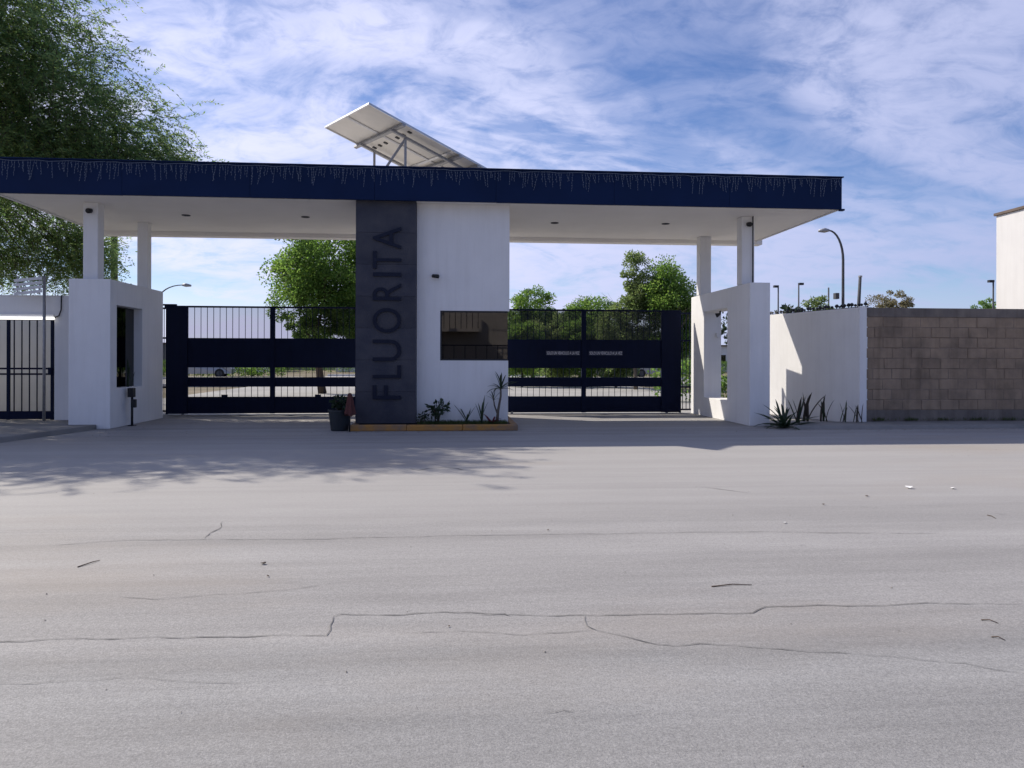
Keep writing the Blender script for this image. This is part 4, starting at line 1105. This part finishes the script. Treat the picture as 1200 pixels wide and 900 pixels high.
# ================================================================== LAMPS, POLES, HOUSES
def street_lamp(label, px, Y, ybend, xtip, ytip, r=0.055, box_px=None):
    p = PY(px, ybend, Y); tip = PY(xtip, ytip, Y)
    t = thing('street_lamp', (p.x, Y, 0), label, 'street lamp', 'tall arched street lamps')
    m = MB(); pts = [(p.x, Y, 0), (p.x, Y, p.z * 0.6)]
    dz = tip.z - p.z; dx = tip.x - p.x
    for k in range(9):
        w = math.pi / 2 * k / 8
        pts.append((p.x + dx * (1 - math.cos(w)), Y, p.z + dz * math.sin(w)))
    m.tube(pts, [r, r * .9] + [r * (.8 - .04 * k) for k in range(9)], 8); m.build('pole', 'dull_steel', t, True)
    s = 1 if dx > 0 else -1
    m = MB(); m.tube([(tip.x - s * .02, Y, tip.z), (tip.x + s * .16, Y, tip.z + .0), (tip.x + s * .42, Y, tip.z - .03)], [0.05, 0.10, 0.05], 10); m.build('lamp_head', 'galvanised', t, True)
    if box_px:
        q = PY(*box_px, Y); box('control_box', 'dull_steel', t, q.x - .22, q.x - r, Y - .1, Y + .1, q.z - .12, q.z + .12)
street_lamp('tall arched street lamp with control box behind the wing wall', 988, 30, 305, 971, 270, 0.065, (984, 347))
street_lamp('pale arched street lamp beyond the niche pillar', 186, 40, 352, 214, 334, 0.05)
def pole_lamp(label, px, ytop, Y, sgn):
    p = PY(px, ytop, Y)
    t = thing('post_lamp', (p.x, Y, 0), label, 'street lamp', 'small far post lamps')
    m = MB(); m.tube([(p.x, Y, 0), (p.x, Y, p.z)], [0.06, 0.04], 6); m.build('post', 'dull_steel', t, True)
    if sgn: box('lamp_head', 'black_plastic', t, min(p.x, p.x + sgn * .28), max(p.x, p.x + sgn * .28), Y - .1, Y + .1, p.z, p.z + .13)
pole_lamp('far post lamp with flat head turned away from the booth, over the shrub', 936, 334, 45, 1)
pole_lamp('far post lamp over the tall shrub, head turned towards the booth', 912, 337, 45, -1)
pole_lamp('thin bare far post above the middle of the wing wall', 971, 337, 40, 0)
p = PY(1008, 325, 26); q = PY(1006, 362, 26)
t = thing('leaning_post', (q.x - .1, 26, 0), 'slightly leaning thick bare post behind the wing wall end', 'post')
m = MB(); m.tube([(q.x - .12, 26, 0), (q.x, 26, q.z), (p.x, 26, p.z)], [0.065, 0.06, 0.05], 8); m.build('shaft', 'dull_steel', t, True)
box('cap', 'galvanised', t, p.x - .05, p.x + .05, 25.95, 26.05, p.z, p.z + .06)
p = PY(1161, 330, 40)
pole_lamp('short dark post lamp beside the white house corner', 1164, 331, 40, -1)
p = PY(134, 300, 24)
t = thing('utility_pole', (p.x, 24, 0), 'slim dark utility pole behind the niche pillar', 'pole')
m = MB(); m.tube([(p.x, 24, 0), (p.x, 24, 8.2)], [0.11, 0.08], 10); m.build('shaft', 'bark', t, True)
box('crossarm', 'bark', t, p.x - 0.8, p.x + 0.8, 23.86, 23.92, 7.6, 7.7)
for dx in (-.7, 0.7, 0.3): MB().lathe([(0.03, 0), (0.05, .05), (0.03, .12)], (p.x + dx, 23.89, 7.701), 8).build('insulator', 'white_paint_metal', t)

hs = thing('white_house', (20, 21, 0), 'tall white rendered house with thin brown roof edge behind the block wall', 'house')
HX = 17.8; HYb = 23.6; HZ = 6.03
box('wall', 'house_white', hs, HX, HX + 7, 16.6, HYb, 0, HZ)
box('roof_edge', 'roof_brown', hs, HX - 0.06, HX + 7.06, 16.54, HYb + 0.06, HZ + .001, HZ + 0.09, 0.01)
for y0 in (17.6, 20.6):
    w = box('window', 'white_paint_metal', hs, HX + 1.2 + (y0 - 17.6), HX + 2.4 + (y0 - 17.6), 16.56, 16.597, 3.6, 4.8)
    box('pane', 'house_glass', w, HX + 1.28 + (y0 - 17.6), HX + 2.32 + (y0 - 17.6), 16.545, 16.557, 3.68, 4.72)
p0 = PY(1130, 359, 52); p1 = PY(1200, 352, 52)
lh = thing('low_white_house', ((p0.x + p1.x) / 2, 55, 0), 'low white house roof far behind the block wall', 'house')
box('wall', 'house_white', lh, p0.x, p1.x + 4, 52, 60, 0, 4.75)
MB().add([(p0.x - .4, 51.6, 4.75), (p1.x + 4.4, 51.6, 5.6), (p1.x + 4.4, 60.4, 5.6), (p0.x - .4, 60.4, 4.75), (p0.x - .4, 51.6, 4.9), (p1.x + 4.4, 51.6, 5.75), (p1.x + 4.4, 60.4, 5.75), (p0.x - .4, 60.4, 4.9)],
         [(0, 3, 2, 1), (4, 5, 6, 7), (0, 1, 5, 4), (1, 2, 6, 5), (2, 3, 7, 6), (3, 0, 4, 7)]).build('roof', 'house_white', lh)

# far end of the inner street: boundary wall and low houses
fwall = box('far_boundary_wall', 'far_wall', None, -70, 70, 96, 96.25, 0, 2.1); tag(fwall, 'long pale far boundary wall glimpsed through the gate slots', 'wall')
random.seed(9)
for i, (x0, w, h, mt, lb) in enumerate(((-30, 11, 2.9, 'far_wall', 'low grey far house glimpsed through the slots of the gate by the niche pillar'), (-12, 7, 2.6, 'house_white', 'low white far house glimpsed behind the bright green tree'),
                                      (12, 9, 2.8, 'house_beige', 'low beige far house glimpsed through the lettered gate'), (26, 12, 2.9, 'house_white', 'low white far house behind the wing wall'))):
    t = thing('far_house', (x0 + w / 2, 88, 0), lb, 'house', 'low houses across the inner street')
    box('wall', mt, t, x0, x0 + w, 84, 92, 0, h)
    box('roof', 'roof_brown', t, x0 - .2, x0 + w + .2, 83.8, 92.2, h + .001, h + .16)
    for k in range(int(w // 3)):
        x = x0 + 0.9 + 3 * k
        wd_ = box('window', 'white_paint_metal', t, x, x + 1.3, 83.95, 83.998, 0.9, 2.0); box('pane', 'house_glass', wd_, x + .06, x + 1.24, 83.93, 83.948, 0.96, 1.94)
# hedge along the inner street
def hedge(label, x0, x1, Y, h, seed):
    n = int(700 * (x1 - x0)); rg = np.random.default_rng(seed)
    P = np.stack([rg.uniform(x0, x1, n), Y + rg.normal(0, .3, n), h * rg.random(n) ** .6], 1)
    P[:, 2] *= 0.8 + 0.2 * np.sin(P[:, 0] * 2.1 + seed)
    D = unit(rg.normal(size=(n, 3)) + np.array([0, 0, .4])); U = unit(np.cross(D, rg.normal(size=(n, 3))))
    V, Fq = leaf_quads(P, D, U, rg.uniform(.08, .16, n), rg.uniform(.05, .09, n)); V[:, 2] = np.maximum(V[:, 2], -0.02)
    o = link('hedge', raw_mesh('hedge', V, Fq), 'leaf_ash'); tag(o, label, 'hedge', kind='stuff')
hedge('ragged green hedge across the inner street behind the lettered gate', 6, 22, 60, 1.2, 3)
hedge('ragged green hedge beyond the gate by the niche pillar', -30, -12, 58, 1.1, 4)
hedge('long dark hedge before the far boundary wall', -44, 40, 78, 1.9, 7)
hedge('low hedge behind the slotted pillar', 6.6, 12, 24, 1.3, 5)

# parked cars inside
def car(loc, rz, mat, label):
    t = thing('parked_car', loc, label, 'car', 'cars parked inside the gates')
    M_ = Matrix.Translation(loc) @ Matrix.Rotation(rz, 4, 'Z')
    def bld(mb, name, mt, par, smooth=False):
        mb.v = [tuple(M_ @ Vector(v)) for v in mb.v]
        return mb.build(name, mt, par, smooth, bevel=0.0)
    prof = [(-2.1, .28), (-2.14, .55), (-2.05, .88), (-1.75, .93), (-1.15, 1.38), (-.75, 1.45), (.35, 1.44), (.75, 1.32), (1.25, .98), (1.95, .82), (2.12, .6), (2.12, .3)]
    m = MB(); vs = []
    for x, z in prof:
        ins = 0.16 if z > 1.0 else 0.0
        vs += [(x, -.84 + ins, z), (x, .84 - ins, z)]
    fs = [(2 * i, 2 * i + 1, 2 * i + 3, 2 * i + 2) for i in range(len(prof) - 1)]
    fs += [tuple(2 * i for i in range(len(prof))), tuple(2 * i + 1 for i in reversed(range(len(prof))))]
    fs += [(0, 2 * len(prof) - 2, 2 * len(prof) - 1, 1)]
    m.add(vs, fs); bld(m, 'body', mat, t)
    for s in (-1, 1):
        yy = s * 0.70
        m = MB(); m.add([(-1.25, s * .80, .96), (.98, s * .80, .98), (.58, s * .70, 1.34), (-.78, s * .70, 1.38)], [(0, 1, 2, 3)]); 
        m.v = [(a, b + s * .012, c) for a, b, c in m.v]
        bld(m, 'side_window', 'dark_glass', t)
        for x in (-1.35, 1.32):
            m = MB(); m.tube([(x, s * .68, .32), (x, s * .86, .32)], 0.32, 18); w = bld(m, 'wheel', 'rubber', t)
            m = MB(); m.tube([(x, s * .8605, .32), (x, s * .875, .32)], 0.19, 14); bld(m, 'rim', 'dull_steel', w)
        m = MB(); m.box(2.05, 2.135, s * .62 - .14, s * .62 + .14, .62, .74); bld(m, 'headlight', 'white_paint_metal', t)
        m = MB(); m.box(-2.15, -2.06, s * .66 - .10, s * .66 + .10, .68, .86); bld(m, 'tail_light', 'car_red', t)
    m = MB(); m.add([(1.2, -.66, 1.02), (1.2, .66, 1.02), (.78, .58, 1.335), (.78, -.58, 1.335)], [(0, 1, 2, 3)]); bld(m, 'windscreen', 'dark_glass', t)
    return t
p = PY(236, 436, 56); car((p.x, 56, 0), R(8), 'car_silver', 'grey parked car seen through the slots beside the niche pillar')
p = PY(262, 436, 60); car((p.x + .6, 62, 0), R(175), 'car_white', 'white parked car next to the grey car inside the gate')
p = PY(700, 436, 55); car((p.x, 56, 0), R(90), 'car_silver', 'silver parked car seen through the lettered gate')
p = PY(772, 436, 57); car((p.x, 58, 0), R(3), 'car_silver', 'silver parked car seen near the slotted pillar')

# ================================================================== ACROSS THE STREET (mirrored in the booth window)
oh = thing('street_house', (0, -13, 0), 'beige two storey house across the street behind the viewer', 'house')
box('wall', 'house_beige', oh, -9, 8, -18, -11, 0, 5.6)
box('parapet', 'house_white', oh, -9.1, 8.1, -11.12, -10.9, 5.601, 6.0)
for x0 in (-7, -2.2, 3.2):
    for z0 in (1.0, 3.7):
        w = box('window', 'white_paint_metal', oh, x0, x0 + 1.9, -10.998, -10.94, z0, z0 + 1.25)
        box('pane', 'house_glass', w, x0 + .07, x0 + 1.83, -10.939, -10.93, z0 + .07, z0 + 1.18)
bal = box('balcony', 'house_beige', oh, -4.6, 1.6, -10.998, -9.9, 2.75, 2.9)
for i in range(22): box('baluster', 'gate_paint', bal, -4.55 + i * .29, -4.52 + i * .29, -9.95, -9.92, 2.901, 3.75)
box('handrail', 'gate_paint', bal, -4.6, 1.6, -9.96, -9.91, 3.751, 3.8)
fw_ = thing('street_fence', (0, -8.6, 0), 'low brown front wall with railing across the street', 'fence')
box('wall', 'roof_brown', fw_, -16, 16, -8.7, -8.5, 0, 1.0)
for i in range(60): box('bar', 'gate_paint', fw_, -15.9 + i * .54, -15.87 + i * .54, -8.62, -8.59, 1.001, 2.0)
box('rail', 'gate_paint', fw_, -16, 16, -8.63, -8.58, 2.001, 2.05)
up = thing('utility_pole', (-3.2, -7.6, 0), 'concrete utility pole across the street behind the viewer', 'pole')
m = MB(); m.tube([(-3.2, -7.6, 0), (-3.2, -7.6, 9)], [0.16, 0.11], 12); m.build('shaft', 'cast_concrete', up, True)
for z0 in (6.2, 7.4, 8.6):
    m = MB(); m.tube([(-40, -7.6, z0 + .3), (-20, -7.6, z0 - .3), (-3.2, -7.6, z0 + .1), (15, -7.6, z0 - .35), (40, -7.6, z0 + .3)], 0.014, 5); m.build('cable', 'black_plastic', up)
struct(box('pavement_opposite', 'pavement_concrete', None, -70, 70, -8.49, -6.5, -0.02, 0.12))

# ================================================================== LITTER ON THE ROAD
rg = np.random.default_rng(44)
n = 1500
gx = np.concatenate([rg.uniform(6.3, 15, 500), rg.uniform(-1.9, 1.5, 200), rg.uniform(-6.3, 6, 300), rg.uniform(-14, 14, 500)])
gy = np.concatenate([14.02 - np.abs(rg.normal(0, .16, 500)), 14.06 - np.abs(rg.normal(0, .07, 200)), rg.uniform(13.2, 18.2, 300), rg.uniform(2.2, 13.5, 500)])
gs = rg.uniform(.004, .013, n) * np.where(np.arange(n) < 1000, 1.2, .5)
octv = np.array([(1, 0, 0), (0, 1, 0), (-1, 0, 0), (0, -1, 0), (0, 0, .8), (0, 0, -.4)]); octf = np.array([(0, 1, 4), (1, 2, 4), (2, 3, 4), (3, 0, 4)])
V = (octv[None] * rg.uniform(.6, 1.3, (n, 6, 1)) * gs[:, None, None] + np.stack([gx, gy, np.full(n, 0.003)], 1)[:, None]).reshape(-1, 3)
me = bpy.data.meshes.new('gravel'); me.from_pydata(V.tolist(), [], (octf[None] + np.arange(n)[:, None, None] * 6).reshape(-1, 3).tolist()); me.update()
pm('pebble', (0.30, 0.27, 0.23), (0.18, 0.165, 0.15), 7, 0.95, world=True)
tag(link('gravel', me, 'pebble'), 'fine gravel and grit gathered along the kerbs and scattered on the road', 'gravel', kind='stuff')

def twig(px0, py0, px1, py1, r, label):
    a, b = G(px0, py0), G(px1, py1); r = r * 0.6
    o = MB().tube([a + Vector((0, 0, r)), a.lerp(b, .5) + Vector((.01, .015, r + .004)), b + Vector((0, 0, r))], [r, r * .9, r * .5], 6).build('twig', 'twig_wood', None, True)
    tag(o, label, 'twig', 'twigs lying on the road')
twig(834, 688, 881, 686, 0.006, 'long straight brown twig lying alone on the road')
twig(91, 665, 117, 657, 0.006, 'slanting brown twig on the road before the pedestrian gate')
twig(1150, 727, 1170, 731, 0.005, 'short twig lying on the road before the block wall')
twig(1162, 747, 1178, 751, 0.005, 'tiny second twig beside the short twig on the road')
twig(1157, 604, 1167, 608, 0.006, 'pale stick lying on the dusty side of the road')
def scrap(px, py, k, mat, label, cat):
    k = k * (1.0 if mat == 'paper' else 0.65)
    p = G(px, py); rnd = random.Random(int(px))
    m = MB(); vs = [(p.x + k * math.cos(a * 1.05) * rnd.uniform(.5, 1), p.y + k * math.sin(a * 1.05) * rnd.uniform(.5, 1), 0.006 + rnd.uniform(0, k * .5)) for a in range(6)] + [(p.x, p.y, k * .6)]
    m.add(vs + [(p.x, p.y, 0.004)], [(i, (i + 1) % 6, 6) for i in range(6)] + [((i + 1) % 6, i, 7) for i in range(6)])
    tag(m.build('scrap' if mat == 'paper' else 'dry_leaf', mat, None), label, cat, 'bits of litter on the road')
scrap(1065, 572.5, 0.045, 'paper', 'crumpled white paper scrap on the road before the block wall', 'paper')
scrap(1117, 573, 0.03, 'paper', 'tiny white paper scrap nearer the block wall end', 'paper')
scrap(920, 613.5, 0.02, 'paper', 'white crumb of paper alone on the road before the wing wall', 'paper')
scrap(309, 661.5, 0.04, 'twig_wood', 'brown fallen leaf on the road, larger of two close leaves', 'leaf')
scrap(314, 676, 0.022, 'twig_wood', 'brown fallen leaf on the road, smaller of two close leaves', 'leaf')
scrap(642, 622, 0.02, 'twig_wood', 'small dark leaf lying on a long road crack', 'leaf')
scrap(526, 735, 0.012, 'twig_wood', 'dark speck of leaf between two road cracks', 'leaf')
scrap(1016, 582, 0.035, 'twig_wood', 'brown leaf on the dusty road before the block wall', 'leaf')
scrap(965, 592, 0.03, 'twig_wood', 'brown leaf on the road before the wing wall', 'leaf')
